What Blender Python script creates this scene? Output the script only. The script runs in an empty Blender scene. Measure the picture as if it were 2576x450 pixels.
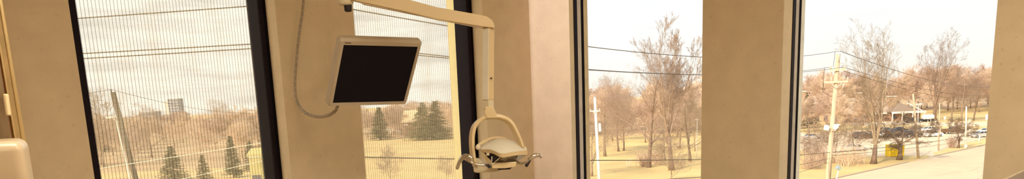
import bpy, bmesh, math, random
from mathutils import Vector, Matrix, Quaternion, Euler

scene = bpy.context.scene
COL = scene.collection
S2 = math.sqrt(0.5)
EYE = 1.5                      # eye height above the room floor
GROUND = EYE - 13.0            # street level, three storeys below
DA, DB = 3.8, 4.067            # distance from the eye to the two window walls

# ------------------------------------------------------------------ camera
F, CX, CY = 1850.0, 1288.0, 612.0
dn = Vector((1660 - CX, 10000 - CY, F)).normalized()          # straight down, in camera axes (right, down, ahead)
zc = Vector((0, 0, 1))
hd = (zc - dn * zc.dot(dn)).normalized()
rt = dn.cross(hd)

def loc2w(r, d, z):            # r to the right, d straight ahead of the photographer, z up from the eye
    return Vector((S2 * (d + r), S2 * (d - r), EYE + z))

def ray(px, py):
    v = Vector((px - CX, py - CY, F))
    return Vector((v.dot(rt), v.dot(hd), -v.dot(dn)))

def P(px, py, d):              # point seen there at distance d ahead
    v = ray(px, py)
    k = d / v.y
    return loc2w(v.x * k, d, v.z * k)

def G(px, py, dz=0.0):         # point of the ground seen there
    v = ray(px, py)
    k = (GROUND + dz - EYE) / v.z
    return loc2w(v.x * k, v.y * k, v.z * k)

def L(r, d, z=0.0):            # ground point by metres right / ahead
    w = loc2w(r, d, 0)
    return Vector((w.x, w.y, GROUND + z))

def side(px, d):               # metres to the right at distance d, for the street level
    v = ray(px, 240)
    return v.x / v.y * d

def depth_of(p):
    return S2 * (p.x + p.y)

cam = bpy.data.cameras.new('camera')
cam.sensor_width = 36.0
cam.lens = F / 2576 * 36
cam.shift_x = 0.0
cam.shift_y = (CY - 225) / 2576
cam.clip_start, cam.clip_end = 0.05, 5000
cam_o = bpy.data.objects.new('camera', cam)
COL.objects.link(cam_o)
def c2w(v):
    a, b, c = v.dot(rt), v.dot(hd), -v.dot(dn)
    return Vector((S2 * (b + a), S2 * (b - a), c))
ax, ay, az = c2w(Vector((1, 0, 0))), c2w(Vector((0, -1, 0))), c2w(Vector((0, 0, -1)))
cam_o.matrix_world = Matrix(((ax.x, ay.x, az.x, 0), (ax.y, ay.y, az.y, 0), (ax.z, ay.z, az.z, EYE), (0, 0, 0, 1)))
scene.camera = cam_o

scene.view_settings.view_transform = 'Standard'
scene.view_settings.look = 'None'
scene.view_settings.gamma = 1.0
scene.view_settings.exposure = 0.32
scene.view_settings.use_curve_mapping = False
scene.cycles.max_bounces = 10
scene.cycles.transparent_max_bounces = 24

# --------------------------------------------------------------- materials
MATS = {}
def mat(name, col, rough=0.6, metal=0.0, var=0.12, scale=12.0, bump=0.0, spec=0.4, rnd=0.0, stretch=None):
    if name in MATS: return MATS[name]
    m = bpy.data.materials.new(name); m.use_nodes = True
    nt = m.node_tree; b = nt.nodes['Principled BSDF']
    b.inputs['Roughness'].default_value = rough
    b.inputs['Metallic'].default_value = metal
    b.inputs['Specular IOR Level'].default_value = spec
    tc = nt.nodes.new('ShaderNodeTexCoord')
    src = tc.outputs['Object']
    if stretch:
        mp = nt.nodes.new('ShaderNodeMapping'); mp.inputs['Scale'].default_value = stretch
        nt.links.new(src, mp.inputs['Vector']); src = mp.outputs['Vector']
    n = nt.nodes.new('ShaderNodeTexNoise'); n.inputs['Scale'].default_value = scale; n.inputs['Detail'].default_value = 6
    nt.links.new(src, n.inputs['Vector'])
    r = nt.nodes.new('ShaderNodeValToRGB')
    r.color_ramp.elements[0].position = 0.3; r.color_ramp.elements[1].position = 0.7
    r.color_ramp.elements[0].color = [max(0, c * (1 - var)) for c in col] + [1]
    r.color_ramp.elements[1].color = [min(1, c * (1 + var)) for c in col] + [1]
    nt.links.new(n.outputs['Fac'], r.inputs['Fac'])
    out = r.outputs['Color']
    if rnd:
        oi = nt.nodes.new('ShaderNodeObjectInfo')
        hs = nt.nodes.new('ShaderNodeHueSaturation')
        mr = nt.nodes.new('ShaderNodeMapRange'); mr.inputs['To Min'].default_value = 1 - rnd; mr.inputs['To Max'].default_value = 1 + rnd
        nt.links.new(oi.outputs['Random'], mr.inputs['Value']); nt.links.new(mr.outputs['Result'], hs.inputs['Value'])
        m2 = nt.nodes.new('ShaderNodeMapRange'); m2.inputs['To Min'].default_value = 0.485; m2.inputs['To Max'].default_value = 0.51
        nt.links.new(oi.outputs['Random'], m2.inputs['Value']); nt.links.new(m2.outputs['Result'], hs.inputs['Hue'])
        nt.links.new(out, hs.inputs['Color']); out = hs.outputs['Color']
    nt.links.new(out, b.inputs['Base Color'])
    if bump:
        bp = nt.nodes.new('ShaderNodeBump'); bp.inputs['Strength'].default_value = bump; bp.inputs['Distance'].default_value = 0.01
        nt.links.new(n.outputs['Fac'], bp.inputs['Height']); nt.links.new(bp.outputs['Normal'], b.inputs['Normal'])
    MATS[name] = m
    return m

def mat_wall():
    m = mat('wall_vinyl', (0.70, 0.56, 0.375), 0.75, var=0.05, scale=9, spec=0.2)
    nt = m.node_tree; b = nt.nodes['Principled BSDF']
    src = b.inputs['Base Color'].links[0].from_socket
    tc = next(n for n in nt.nodes if n.type == 'TEX_COORD')
    n = nt.nodes.new('ShaderNodeTexNoise'); n.inputs['Scale'].default_value = 45; n.inputs['Detail'].default_value = 4
    nt.links.new(tc.outputs['Object'], n.inputs['Vector'])
    r = nt.nodes.new('ShaderNodeValToRGB')
    r.color_ramp.elements[0].position = 0.62; r.color_ramp.elements[0].color = (1, 1, 1, 1)
    r.color_ramp.elements[1].position = 0.74; r.color_ramp.elements[1].color = (0.84, 0.82, 0.78, 1)
    nt.links.new(n.outputs['Fac'], r.inputs['Fac'])
    mx = nt.nodes.new('ShaderNodeMix'); mx.data_type = 'RGBA'; mx.blend_type = 'MULTIPLY'; mx.inputs['Factor'].default_value = 1
    nt.links.new(src, mx.inputs[6]); nt.links.new(r.outputs['Color'], mx.inputs[7])
    nt.links.new(mx.outputs[2], b.inputs['Base Color'])
    return m

def mat_glass():
    m = bpy.data.materials.new('window_glass'); m.use_nodes = True
    nt = m.node_tree; nt.nodes.clear()
    o = nt.nodes.new('ShaderNodeOutputMaterial'); mx = nt.nodes.new('ShaderNodeMixShader')
    t = nt.nodes.new('ShaderNodeBsdfTransparent'); t.inputs['Color'].default_value = (0.97, 0.98, 0.97, 1)
    g = nt.nodes.new('ShaderNodeBsdfGlossy'); g.inputs['Roughness'].default_value = 0.02
    mx.inputs['Fac'].default_value = 0.02
    nt.links.new(t.outputs[0], mx.inputs[1]); nt.links.new(g.outputs[0], mx.inputs[2]); nt.links.new(mx.outputs[0], o.inputs['Surface'])
    return m

def mat_shade():
    m = bpy.data.materials.new('woven_shade'); m.use_nodes = True
    nt = m.node_tree; nt.nodes.clear(); N = nt.nodes.new; K = nt.links.new
    o = N('ShaderNodeOutputMaterial')
    tc = N('ShaderNodeTexCoord'); sp = N('ShaderNodeSeparateXYZ'); K(tc.outputs['Object'], sp.inputs[0])
    # vertical dark threads
    def math_(op, a, b=None, c=None):
        n = N('ShaderNodeMath'); n.operation = op
        for i, v in enumerate((a, b, c)):
            if v is None: continue
            if isinstance(v, (int, float)): n.inputs[i].default_value = v
            else: K(v, n.inputs[i])
        return n.outputs[0]
    fr = math_('FRACT', math_('MULTIPLY', sp.outputs['X'], 1 / 0.0168))
    thread = math_('LESS_THAN', fr, 0.125)
    # horizontal slub streaks of the weave
    mp = N('ShaderNodeMapping'); mp.inputs['Scale'].default_value = (5, 1, 260); K(tc.outputs['Object'], mp.inputs['Vector'])
    n1 = N('ShaderNodeTexNoise'); n1.inputs['Scale'].default_value = 1; n1.inputs['Detail'].default_value = 3; K(mp.outputs[0], n1.inputs['Vector'])
    mp2 = N('ShaderNodeMapping'); mp2.inputs['Scale'].default_value = (9, 1, 1.6); K(tc.outputs['Object'], mp2.inputs['Vector'])
    n2 = N('ShaderNodeTexNoise'); n2.inputs['Scale'].default_value = 1; n2.inputs['Detail'].default_value = 2; K(mp2.outputs[0], n2.inputs['Vector'])
    mp3 = N('ShaderNodeMapping'); mp3.inputs['Scale'].default_value = (60, 1, 900); K(tc.outputs['Object'], mp3.inputs['Vector'])
    n3 = N('ShaderNodeTexNoise'); n3.inputs['Scale'].default_value = 1; n3.inputs['Detail'].default_value = 0; K(mp3.outputs[0], n3.inputs['Vector'])
    def rng(v, a, b, lo, hi):
        n = N('ShaderNodeMapRange'); K(v, n.inputs['Value'])
        for k, x in zip(('From Min', 'From Max', 'To Min', 'To Max'), (a, b, lo, hi)): n.inputs[k].default_value = x
        return n.outputs['Result']
    op = math_('ADD', math_('ADD', rng(n1.outputs['Fac'], 0.4, 0.7, 0.0, 0.16), rng(n2.outputs['Fac'], 0.5, 0.72, 0.0, 0.14)), 0.26)
    op = math_('ADD', op, rng(n3.outputs['Fac'], 0.74, 0.82, 0.0, 0.22))
    fac = math_('MAXIMUM', op, math_('MULTIPLY', thread, 0.78))
    tr = N('ShaderNodeBsdfTransparent'); tr.inputs['Color'].default_value = (1, 0.98, 0.94, 1)
    tl = N('ShaderNodeBsdfTranslucent'); df = N('ShaderNodeBsdfDiffuse')
    cr = N('ShaderNodeMix'); cr.data_type = 'RGBA'; K(thread, cr.inputs['Factor'])
    cr.inputs[6].default_value = (0.80, 0.70, 0.50, 1); cr.inputs[7].default_value = (0.07, 0.045, 0.03, 1)
    K(cr.outputs[2], tl.inputs['Color']); K(cr.outputs[2], df.inputs['Color'])
    m1 = N('ShaderNodeMixShader'); m1.inputs['Fac'].default_value = 0.35; K(tl.outputs[0], m1.inputs[1]); K(df.outputs[0], m1.inputs[2])
    mx = N('ShaderNodeMixShader'); K(fac, mx.inputs['Fac']); K(tr.outputs[0], mx.inputs[1]); K(m1.outputs[0], mx.inputs[2])
    K(mx.outputs[0], o.inputs['Surface'])
    return m

def mat_emit(name, col, s):
    m = bpy.data.materials.new(name); m.use_nodes = True
    nt = m.node_tree; nt.nodes.clear()
    o = nt.nodes.new('ShaderNodeOutputMaterial'); e = nt.nodes.new('ShaderNodeEmission')
    e.inputs['Color'].default_value = (*col, 1); e.inputs['Strength'].default_value = s
    nt.links.new(e.outputs[0], o.inputs['Surface'])
    return m

WALL = mat_wall(); GLASS = mat_glass(); SHADE = mat_shade()
BRONZE = mat('dark_bronze_frame', (0.013, 0.008, 0.012), 0.6, 0.0, 0.2, 30, spec=0.10)
STOP = mat('beige_stop', (0.52, 0.44, 0.36), 0.6)
GASKET = mat('black_gasket', (0.008, 0.006, 0.008), 0.8, spec=0.05)
OUTSTONE = mat('exterior_stone', (0.62, 0.47, 0.27), 0.8)
SUNJAMB = mat('sun_painted_jamb', (0.88, 0.76, 0.42), 0.7, var=0.04)  # sunlight on the second window's jamb put into the base colour
CREAM = mat('cream_plastic', (0.70, 0.60, 0.42), 0.35, var=0.03)
CREAM2 = mat('cream_enamel', (0.72, 0.55, 0.32), 0.32, var=0.03)
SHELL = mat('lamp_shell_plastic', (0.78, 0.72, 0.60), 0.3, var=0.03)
MONB = mat('monitor_plastic', (0.55, 0.455, 0.335), 0.5, var=0.03)
SCREEN = mat('black_screen', (0.007, 0.005, 0.009), 0.5, var=0.3, scale=300, spec=0.15)
DARK = mat('dark_plastic', (0.02, 0.015, 0.018), 0.5)
CHROME = mat('chrome', (0.80, 0.76, 0.70), 0.12, 1.0, 0.02)
MIRROR = mat('reflector', (0.32, 0.29, 0.26), 0.1, 1.0, 0.3, 40)
CABLE = mat('cable_sheath', (0.38, 0.30, 0.21), 0.6)
CABLEW = mat('cable_wrap', (0.50, 0.41, 0.30), 0.5)
WOOD = mat('orange_wood', (0.55, 0.28, 0.10), 0.5, var=0.2, scale=6, stretch=(6, 6, 0.6))
BRASS = mat('brass_trim', (0.80, 0.60, 0.30), 0.3, 0.6, 0.05)
POSTM = mat('beige_enamel', (0.50, 0.37, 0.24), 0.25, var=0.03)
TAUPE = mat('taupe_laminate', (0.34, 0.26, 0.21), 0.6, var=0.08, scale=60)
PALE = mat('pale_laminate', (0.72, 0.60, 0.44), 0.5)
CEIL = mat('ceiling_tile', (0.8, 0.74, 0.64), 0.9)
FLOOR = mat('floor_vinyl', (0.42, 0.32, 0.22), 0.6)

BARK = mat('bark', (0.29, 0.205, 0.14), 0.9, var=0.25, scale=3, rnd=0.25)
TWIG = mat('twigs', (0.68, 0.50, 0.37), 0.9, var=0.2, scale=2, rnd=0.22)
BARKD = mat('bark_dark', (0.22, 0.15, 0.10), 0.9, var=0.3, scale=3, rnd=0.2)
TWIGH = mat('limbs', (0.40, 0.29, 0.205), 0.9, var=0.2, scale=2, rnd=0.12)
LIMBD = mat('limbs_dark', (0.31, 0.22, 0.15), 0.9, var=0.2, scale=2, rnd=0.12)
BARKT = mat('twigs_dark', (0.30, 0.21, 0.14), 0.9, var=0.2, scale=2)
NEEDLE = mat('needles', (0.13, 0.125, 0.05), 0.9, var=0.35, scale=2, rnd=0.25)
LAWN = mat('dormant_lawn', (0.62, 0.44, 0.19), 0.95, var=0.16, scale=0.09)
SCRUB = mat('scrub_ground', (0.50, 0.34, 0.19), 0.95, var=0.25, scale=0.08)
ASPH = mat('road_asphalt', (0.66, 0.50, 0.34), 0.95, var=0.06, scale=0.25, spec=0.15)  # warm pale tan road surface
ASPH2 = mat('parking_asphalt', (0.70, 0.54, 0.38), 0.95, var=0.06, scale=0.2, spec=0.15)
CONC = mat('concrete', (0.50, 0.38, 0.26), 0.9)
PAINT = mat('road_paint', (0.76, 0.62, 0.46), 0.8)
CRACK = mat('tar_seam', (0.46, 0.34, 0.22), 0.9)
POLE = mat('weathered_pole', (0.56, 0.42, 0.29), 0.9, var=0.2, scale=4, stretch=(4, 4, 0.3))
POLED = mat('dark_pole', (0.085, 0.06, 0.045), 0.9, var=0.2)
POLEW = mat('white_pole', (0.78, 0.72, 0.62), 0.6)
STEEL = mat('galvanised', (0.60, 0.58, 0.54), 0.45, 0.4)
WIREM = mat('wire_black', (0.10, 0.075, 0.055), 0.7)
WIREL = mat('wire_pale', (0.80, 0.72, 0.58), 0.6)
WHITEB = mat('white_box', (0.85, 0.84, 0.82), 0.5)
INSUL = mat('porcelain', (0.55, 0.45, 0.36), 0.3)
CARW = mat('car_white', (0.82, 0.80, 0.78), 0.3)
CARS = mat('car_silver', (0.62, 0.60, 0.58), 0.3, 0.4)
CARD = mat('car_dark', (0.04, 0.038, 0.045), 0.3)
CARBR = mat('car_brown', (0.16, 0.09, 0.05), 0.3)
CARBL = mat('car_blue', (0.22, 0.27, 0.33), 0.3)
CARG = mat('car_window', (0.05, 0.055, 0.06), 0.1)
TYRE = mat('tyre', (0.02, 0.02, 0.02), 0.8)
HUB = mat('hubcap', (0.6, 0.58, 0.55), 0.3, 0.8)
ROOFM = mat('shingles', (0.42, 0.31, 0.23), 0.9, var=0.15, scale=3)
ROOFD = mat('shingles_dark', (0.28, 0.20, 0.15), 0.9, var=0.15, scale=3)
BRICK = mat('brick', (0.36, 0.22, 0.15), 0.9, var=0.15, scale=5)
CHIM = mat('chimney_brick', (0.44, 0.30, 0.20), 0.9, var=0.15, scale=5)
WTRIM = mat('white_trim', (0.82, 0.76, 0.66), 0.7)
SIDING = mat('tan_siding', (0.62, 0.46, 0.28), 0.8, var=0.06, scale=1)
GREYB = mat('blue_grey_cladding', (0.34, 0.36, 0.40), 0.7, var=0.1, scale=0.3)
PALEB = mat('pale_cladding', (0.62, 0.58, 0.52), 0.7)
WINB = mat('building_window', (0.10, 0.10, 0.12), 0.3)
YELLOW = mat('yellow_paint', (0.85, 0.58, 0.02), 0.6, var=0.08, scale=3)
SIGNB = mat('blue_grey_paint', (0.30, 0.36, 0.38), 0.5)
GREENB = mat('olive_paint', (0.50, 0.44, 0.18), 0.8, var=0.1, scale=2)

# ------------------------------------------------------------ mesh helpers
class MB:
    def __init__(s): s.v = []; s.f = []; s.sm = []
    def add(s, vs, fs, smooth=False):
        k = len(s.v); s.v.extend([tuple(v) for v in vs])
        for f in fs: s.f.append(tuple(i + k for i in f)); s.sm.append(smooth)
        return s
    def box(s, lo, hi):
        (a, b, c), (d, e, f) = lo, hi
        s.add([(a, b, c), (d, b, c), (d, e, c), (a, e, c), (a, b, f), (d, b, f), (d, e, f), (a, e, f)],
              [(3, 2, 1, 0), (4, 5, 6, 7), (0, 1, 5, 4), (1, 2, 6, 5), (2, 3, 7, 6), (3, 0, 4, 7)]); return s
    def tube(s, pts, rad, n=8, cap=True, smooth=True):
        pts = [Vector(p) for p in pts]
        if isinstance(rad, (int, float)): rad = [rad] * len(pts)
        vs = []; fs = []
        t = (pts[1] - pts[0]).normalized()
        u = t.orthogonal().normalized()
        for i, p in enumerate(pts):
            if 0 < i < len(pts) - 1: tt = (pts[i + 1] - pts[i - 1])
            elif i == 0: tt = pts[1] - pts[0]
            else: tt = pts[i] - pts[i - 1]
            tt = tt.normalized() if tt.length > 1e-9 else t
            u = u - tt * u.dot(tt)
            u = u.normalized() if u.length > 1e-6 else tt.orthogonal().normalized()
            w = tt.cross(u); t = tt
            for k in range(n):
                a = 2 * math.pi * k / n
                vs.append(p + (u * math.cos(a) + w * math.sin(a)) * rad[i])
        for i in range(len(pts) - 1):
            for k in range(n):
                fs.append((i * n + k, i * n + (k + 1) % n, (i + 1) * n + (k + 1) % n, (i + 1) * n + k))
        if cap:
            fs.append(tuple(range(n - 1, -1, -1))); b = (len(pts) - 1) * n; fs.append(tuple(b + k for k in range(n)))
        return s.add(vs, fs, smooth)
    def prism(s, poly, vec, smooth=False):          # polygon extruded along a vector
        n = len(poly); vec = Vector(vec); poly = [Vector(p) for p in poly]
        vs = poly + [p + vec for p in poly]
        fs = [tuple(range(n)), tuple(range(2 * n - 1, n - 1, -1))] + [(k + n, (k + 1) % n + n, (k + 1) % n, k) for k in range(n)]
        return s.add(vs, fs, smooth)
    def sweep(s, pts, nrm, w, h):                    # rectangular section: w in the plane of pts, h along nrm
        pts = [Vector(p) for p in pts]; nrm = Vector(nrm).normalized(); vs = []; fs = []
        for i, p in enumerate(pts):
            a = pts[max(0, i - 1)]; b = pts[min(len(pts) - 1, i + 1)]
            t = (b - a).normalized(); q = t.cross(nrm).normalized()
            ww = w[i] if isinstance(w, (list, tuple)) else w
            vs += [p - q * ww / 2 - nrm * h / 2, p + q * ww / 2 - nrm * h / 2, p + q * ww / 2 + nrm * h / 2, p - q * ww / 2 + nrm * h / 2]
        for i in range(len(pts) - 1):
            for k in range(4): fs.append((i * 4 + k, i * 4 + (k + 1) % 4, i * 4 + 4 + (k + 1) % 4, i * 4 + 4 + k))
        e = (len(pts) - 1) * 4
        fs += [(3, 2, 1, 0), (e, e + 1, e + 2, e + 3)]
        return s.add(vs, fs)
    def lathe(s, base, axis, prof, n=20, smooth=True):   # prof: (distance along axis, radius)
        base = Vector(base); axis = Vector(axis).normalized()
        return s.tube_rings([base + axis * a for a, r in prof], [r for a, r in prof], axis, n, smooth)
    def tube_rings(s, cs, rs, axis, n, smooth):
        u = axis.orthogonal().normalized(); w = axis.cross(u); vs = []; fs = []
        for c, r in zip(cs, rs):
            for k in range(n):
                a = 2 * math.pi * k / n; vs.append(c + (u * math.cos(a) + w * math.sin(a)) * max(r, 1e-4))
        for i in range(len(cs) - 1):
            for k in range(n): fs.append((i * n + k, i * n + (k + 1) % n, (i + 1) * n + (k + 1) % n, (i + 1) * n + k))
        fs.append(tuple(range(n - 1, -1, -1))); b = (len(cs) - 1) * n; fs.append(tuple(b + k for k in range(n)))
        return s.add(vs, fs, smooth)
    def mesh(s, name):
        m = bpy.data.meshes.new(name); m.from_pydata(s.v, [], s.f)
        m.polygons.foreach_set('use_smooth', s.sm); m.update(); return m

def fixn(m):
    bm = bmesh.new(); bm.from_mesh(m); bmesh.ops.recalc_face_normals(bm, faces=bm.faces); bm.to_mesh(m); bm.free()

def obj(name, mb, m, parent=None, bevel=0.0, segs=2, kind=None, fix=True, subsurf=0):
    me = mb.mesh(name) if isinstance(mb, MB) else mb
    if fix and len(me.polygons) < 4000: fixn(me)
    if m and not me.materials: me.materials.append(m)
    o = bpy.data.objects.new(name, me); COL.objects.link(o)
    if parent:
        o.parent = parent
        o.matrix_parent_inverse = WINV.get(parent.name, Matrix.Identity(4))
    if bevel:
        b = o.modifiers.new('bevel', 'BEVEL'); b.width = bevel; b.segments = segs; b.limit_method = 'ANGLE'
    if subsurf:
        q = o.modifiers.new('sub', 'SUBSURF'); q.levels = q.render_levels = subsurf
    if kind: o['kind'] = kind
    return o
WINV = {}                      # inverse transforms of the roots whose parts are modelled in world coordinates
def thing(name, label, cat, at=(0, 0, 0), group=None, rot=None):
    o = bpy.data.objects.new(name, None); COL.objects.link(o); o.empty_display_size = 0.1
    o.location = at
    o['label'] = label; o['category'] = cat
    if group: o['group'] = group
    WINV[o.name] = Matrix.Translation(-Vector(at))
    return o
def local_thing(name, label, cat, at=(0, 0, 0), group=None):
    o = thing(name, label, cat, at, group); WINV[o.name] = Matrix.Identity(4); return o
def tag(o, label, cat, group=None, kind=None):
    o['label'] = label; o['category'] = cat
    if group: o['group'] = group
    if kind: o['kind'] = kind
    return o
def copy_tree(root, label=None, group=None):
    r = root.copy(); COL.objects.link(r)
    for ch in root.children:
        c = ch.copy(); COL.objects.link(c); c.parent = r
        for g in ch.children:
            d = g.copy(); COL.objects.link(d); d.parent = c
    if label: r['label'] = label
    if group: r['group'] = group
    return r
def spline(pts, n=8):
    pts = [Vector(p) for p in pts]; out = []
    q = [2 * pts[0] - pts[1]] + pts + [2 * pts[-1] - pts[-2]]
    for i in range(1, len(q) - 2):
        a, b, c, d = q[i - 1:i + 3]
        for k in range(n):
            t = k / n
            out.append(0.5 * ((2 * b) + (c - a) * t + (2 * a - 5 * b + 4 * c - d) * t * t + (3 * b - a - 3 * c + d) * t ** 3))
    out.append(pts[-1]); return out

AHEAD = Vector((S2, S2, 0)); RIGHT = Vector((S2, -S2, 0)); UP = Vector((0, 0, 1))

# ================================================================ the room
TH = 0.16; ZC = 2.75; SILL, HEADZ = 0.7, 2.6
X0, Y0 = -2.6, -2.8
winA = [(1.065, 2.066), (2.562, 3.602)]
winB = [(0.871, 1.881), (2.383, 3.421)]
a = MB()
xs = [X0] + [v for w in winA for v in w] + [DB]
for i in range(0, len(xs), 2): a.box((xs[i], DA, 0), (xs[i + 1], DA + TH, ZC))
for lo, hi in winA:
    a.box((lo, DA, 0), (hi, DA + TH, SILL)); a.box((lo, DA, HEADZ), (hi, DA + TH, ZC))
obj('wall_left', a, WALL, kind='structure')
a = MB()
ys = [Y0] + [v for w in winB for v in w] + [DA + TH]
for i in range(0, len(ys), 2): a.box((DB, ys[i], 0), (DB + TH, ys[i + 1], ZC))
for lo, hi in winB:
    a.box((DB, lo, 0), (DB + TH, hi, SILL)); a.box((DB, lo, HEADZ), (DB + TH, hi, ZC))
obj('wall_right', a, WALL, kind='structure')
obj('wall_back', MB().box((X0, Y0 - TH, 0), (DB + TH, Y0, ZC)), WALL, kind='structure')
obj('wall_near', MB().box((X0 - TH, Y0 - TH, 0), (X0, DA + TH, ZC)), WALL, kind='structure')
obj('floor', MB().box((X0 - TH, Y0 - TH, -0.2), (DB + TH, DA + TH, 0)), FLOOR, kind='structure')
obj('ceiling', MB().box((X0 - TH, Y0 - TH, ZC), (DB + TH, DA + TH, ZC + 0.15)), CEIL, kind='structure')

def ring(axis, plane0, plane1, lo, hi, z0, z1, wl, wr, wz):
    """frame of four bars set between two depths; wl / wr its widths at the low and high end"""
    m = MB()
    def bx(u0, u1, za, zb):
        if axis == 'A': m.box((u0, plane0, za), (u1, plane1, zb))
        else: m.box((plane0, u0, za), (plane1, u1, zb))
    bx(lo, lo + wl, z0, z1); bx(hi - wr, hi, z0, z1); bx(lo + wl, hi - wr, z0, z0 + wz); bx(lo + wl, hi - wr, z1 - wz, z1)
    return m

for n, (lo, hi) in enumerate(winA, 1):
    w = obj('window_%d' % n, ring('A', DA + 0.11, DA + 0.25, lo, hi, SILL, HEADZ, 0.062, 0.042, 0.05), BRONZE, kind='structure', bevel=0.008)
    obj('gasket', ring('A', DA + 0.105, DA + 0.11, lo, hi, SILL, HEADZ, 0.012, 0.012, 0.012), GASKET, w)
    obj('exterior_jamb', ring('A', DA + 0.25, DA + (0.262, 0.33)[n - 1], lo - 0.02, hi + 0.02, SILL - 0.02, HEADZ + 0.02, 0.03, (0.03, 0.055)[n - 1], 0.03), (OUTSTONE, SUNJAMB)[n - 1], w)
    obj('glass_pane', MB().box((lo + 0.05, DA + 0.236, SILL + 0.04), (hi - 0.035, DA + 0.242, HEADZ - 0.04)), GLASS, w)
for n, (lo, hi) in enumerate(winB, 3):
    DBX = DB - (0.063 if n == 4 else 0.0)
    w = obj('window_%d' % n, ring('B', DBX + 0.11, DBX + 0.146, lo, hi, SILL, HEADZ, 0.002, 0.004, 0.05), BRONZE, kind='structure')
    obj('frame_stop', ring('B', DBX + 0.146, DBX + 0.186, lo, hi, SILL, HEADZ, 0.002, 0.004, 0.04), STOP, w)
    obj('gasket', ring('B', DBX + 0.186, DBX + 0.215, lo, hi, SILL, HEADZ, 0.002, 0.005, 0.04), GASKET, w)
    obj('exterior_jamb', ring('B', DBX + 0.215, DBX + 0.262, lo - 0.02, hi + 0.02, SILL - 0.02, HEADZ + 0.02, 0.02, 0.023 if n == 4 else 0.025, 0.03), OUTSTONE if n == 4 else WTRIM, w)
    obj('glass_pane', MB().box((DBX + 0.198, lo + 0.001, SILL + 0.03), (DBX + 0.204, hi - 0.003, HEADZ - 0.03)), GLASS, w)

# woven shades drawn over the two left windows
for n, (lo, hi) in enumerate(winA):
    lab = ['see-through woven shade with dark vertical threads over the leftmost window',
           'see-through woven shade over the window behind the monitor and dental light'][n]
    t = thing('window_shade', lab, 'shade', ((lo + hi) / 2, DA + 0.2, SILL + 0.05), 'woven window shades')
    x0, x1 = lo + 0.066, hi - 0.046
    if n: x0, x1 = lo + 0.064, 3.462
    m = MB(); nx = 40
    vs = []; fs = []
    for i in range(nx + 1):
        x = x0 + (x1 - x0) * i / nx; y = DA + (0.226, 0.206)[n] + 0.002 * math.sin(i * 0.9)
        vs += [(x, y, SILL + 0.06), (x, y, HEADZ - 0.09)]
    for i in range(nx): fs.append((2 * i, 2 * i + 2, 2 * i + 3, 2 * i + 1))
    m.add(vs, fs, True)
    obj('fabric', m, SHADE, t, fix=False)
    obj('roller', MB().tube([(x0, DA + 0.19, HEADZ - 0.08), (x1, DA + 0.19, HEADZ - 0.08)], 0.02, 16), BRONZE, t)
    obj('hem_bar', MB().tube([(x0, DA + 0.2265, SILL + 0.065), (x1, DA + 0.2265, SILL + 0.065)], 0.006, 10), BRONZE, t)

# unseen ceiling panels added to light the room
LAMP = mat_emit('lamp_diffuser', (1.0, 0.92, 0.72), 18.0)
for i, (x, y) in enumerate(((0.7, 0.9), (2.4, -0.4), (-0.8, -1.6))):
    lab = ['added unseen light panel above the middle of the room', 'added unseen light panel on the right side of the room', 'added unseen light panel at the rear of the room'][i]
    t = thing('added_ceiling_light', lab, 'ceiling light', (x, y, ZC), 'added ceiling light panels')
    f = MB()
    for (ax_, ay_, bx_, by_) in ((-.62, -.32, .62, -.28), (-.62, .28, .62, .32), (-.62, -.28, -.58, .28), (.58, -.28, .62, .28)):
        f.box((x + ax_, y + ay_, ZC - 0.03), (x + bx_, y + by_, ZC))
    obj('frame', f, WTRIM, t)
    obj('diffuser', MB().box((x - .58, y - .28, ZC - 0.022), (x + .58, y + .28, ZC - 0.012)), LAMP, t)

# unseen spotlight and shutter, added to brighten the corner beside the third window
sx_, sy_ = 2.3, 3.60
sl = thing('added_spotlight', 'added unseen helper spotlight by the second window with barn door aimed at the corner', 'spotlight', (sx_, sy_, ZC))
aim = (Vector((DB, 3.63, 1.66)) - Vector((sx_, sy_, ZC - 0.22))).normalized()
hp_ = Vector((sx_, sy_, ZC - 0.22))
obj('ceiling_plate', MB().lathe((sx_, sy_, ZC - 0.025), UP, [(0, 0.05), (0.0249, 0.06)], 20), WTRIM, sl)
obj('stem', MB().tube([(sx_, sy_, ZC - 0.02), hp_ + Vector((0, 0, 0.03))], 0.010, 10), WTRIM, sl)
cm = MB(); n_ = 20
cm.tube_rings([hp_ - aim * 0.09, hp_ - aim * 0.08, hp_ + aim * 0.03, hp_ + aim * 0.03, hp_ - aim * 0.05], [0.02, 0.045, 0.05, 0.045, 0.04], aim, n_, False)
obj('lamp_can', cm, WTRIM, sl)
bdy = hp_.y + aim.y * 0.04 + (DA - hp_.y - aim.y * 0.04) * (2.52 - hp_.x - aim.x * 0.04) / (DB - hp_.x - aim.x * 0.04)
obj('added_barn_door', MB().box((2.518, bdy + 0.001, 2.28), (2.522, bdy + 0.13, 2.60)), DARK, sl)  # shutter added to keep the spot off the second window's reveal
obj('added_barn_door_arm', MB().tube([(2.52, bdy + 0.06, 2.59), (2.34, 3.625, 2.60)], 0.004, 8), DARK, sl)
spd = bpy.data.lights.new('added_spot_bulb', 'SPOT'); spd.energy = 90; spd.spot_size = math.radians(44); spd.spot_blend = 0.4; spd.shadow_soft_size = 0.005; spd.color = (1.0, 0.92, 0.99)  # bulb added to brighten the corner wall
spo = bpy.data.objects.new('added_spot_bulb', spd); COL.objects.link(spo); spo.location = hp_ + aim * 0.04
spo.rotation_euler = (-aim).to_track_quat('Z', 'Y').to_euler()

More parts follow.
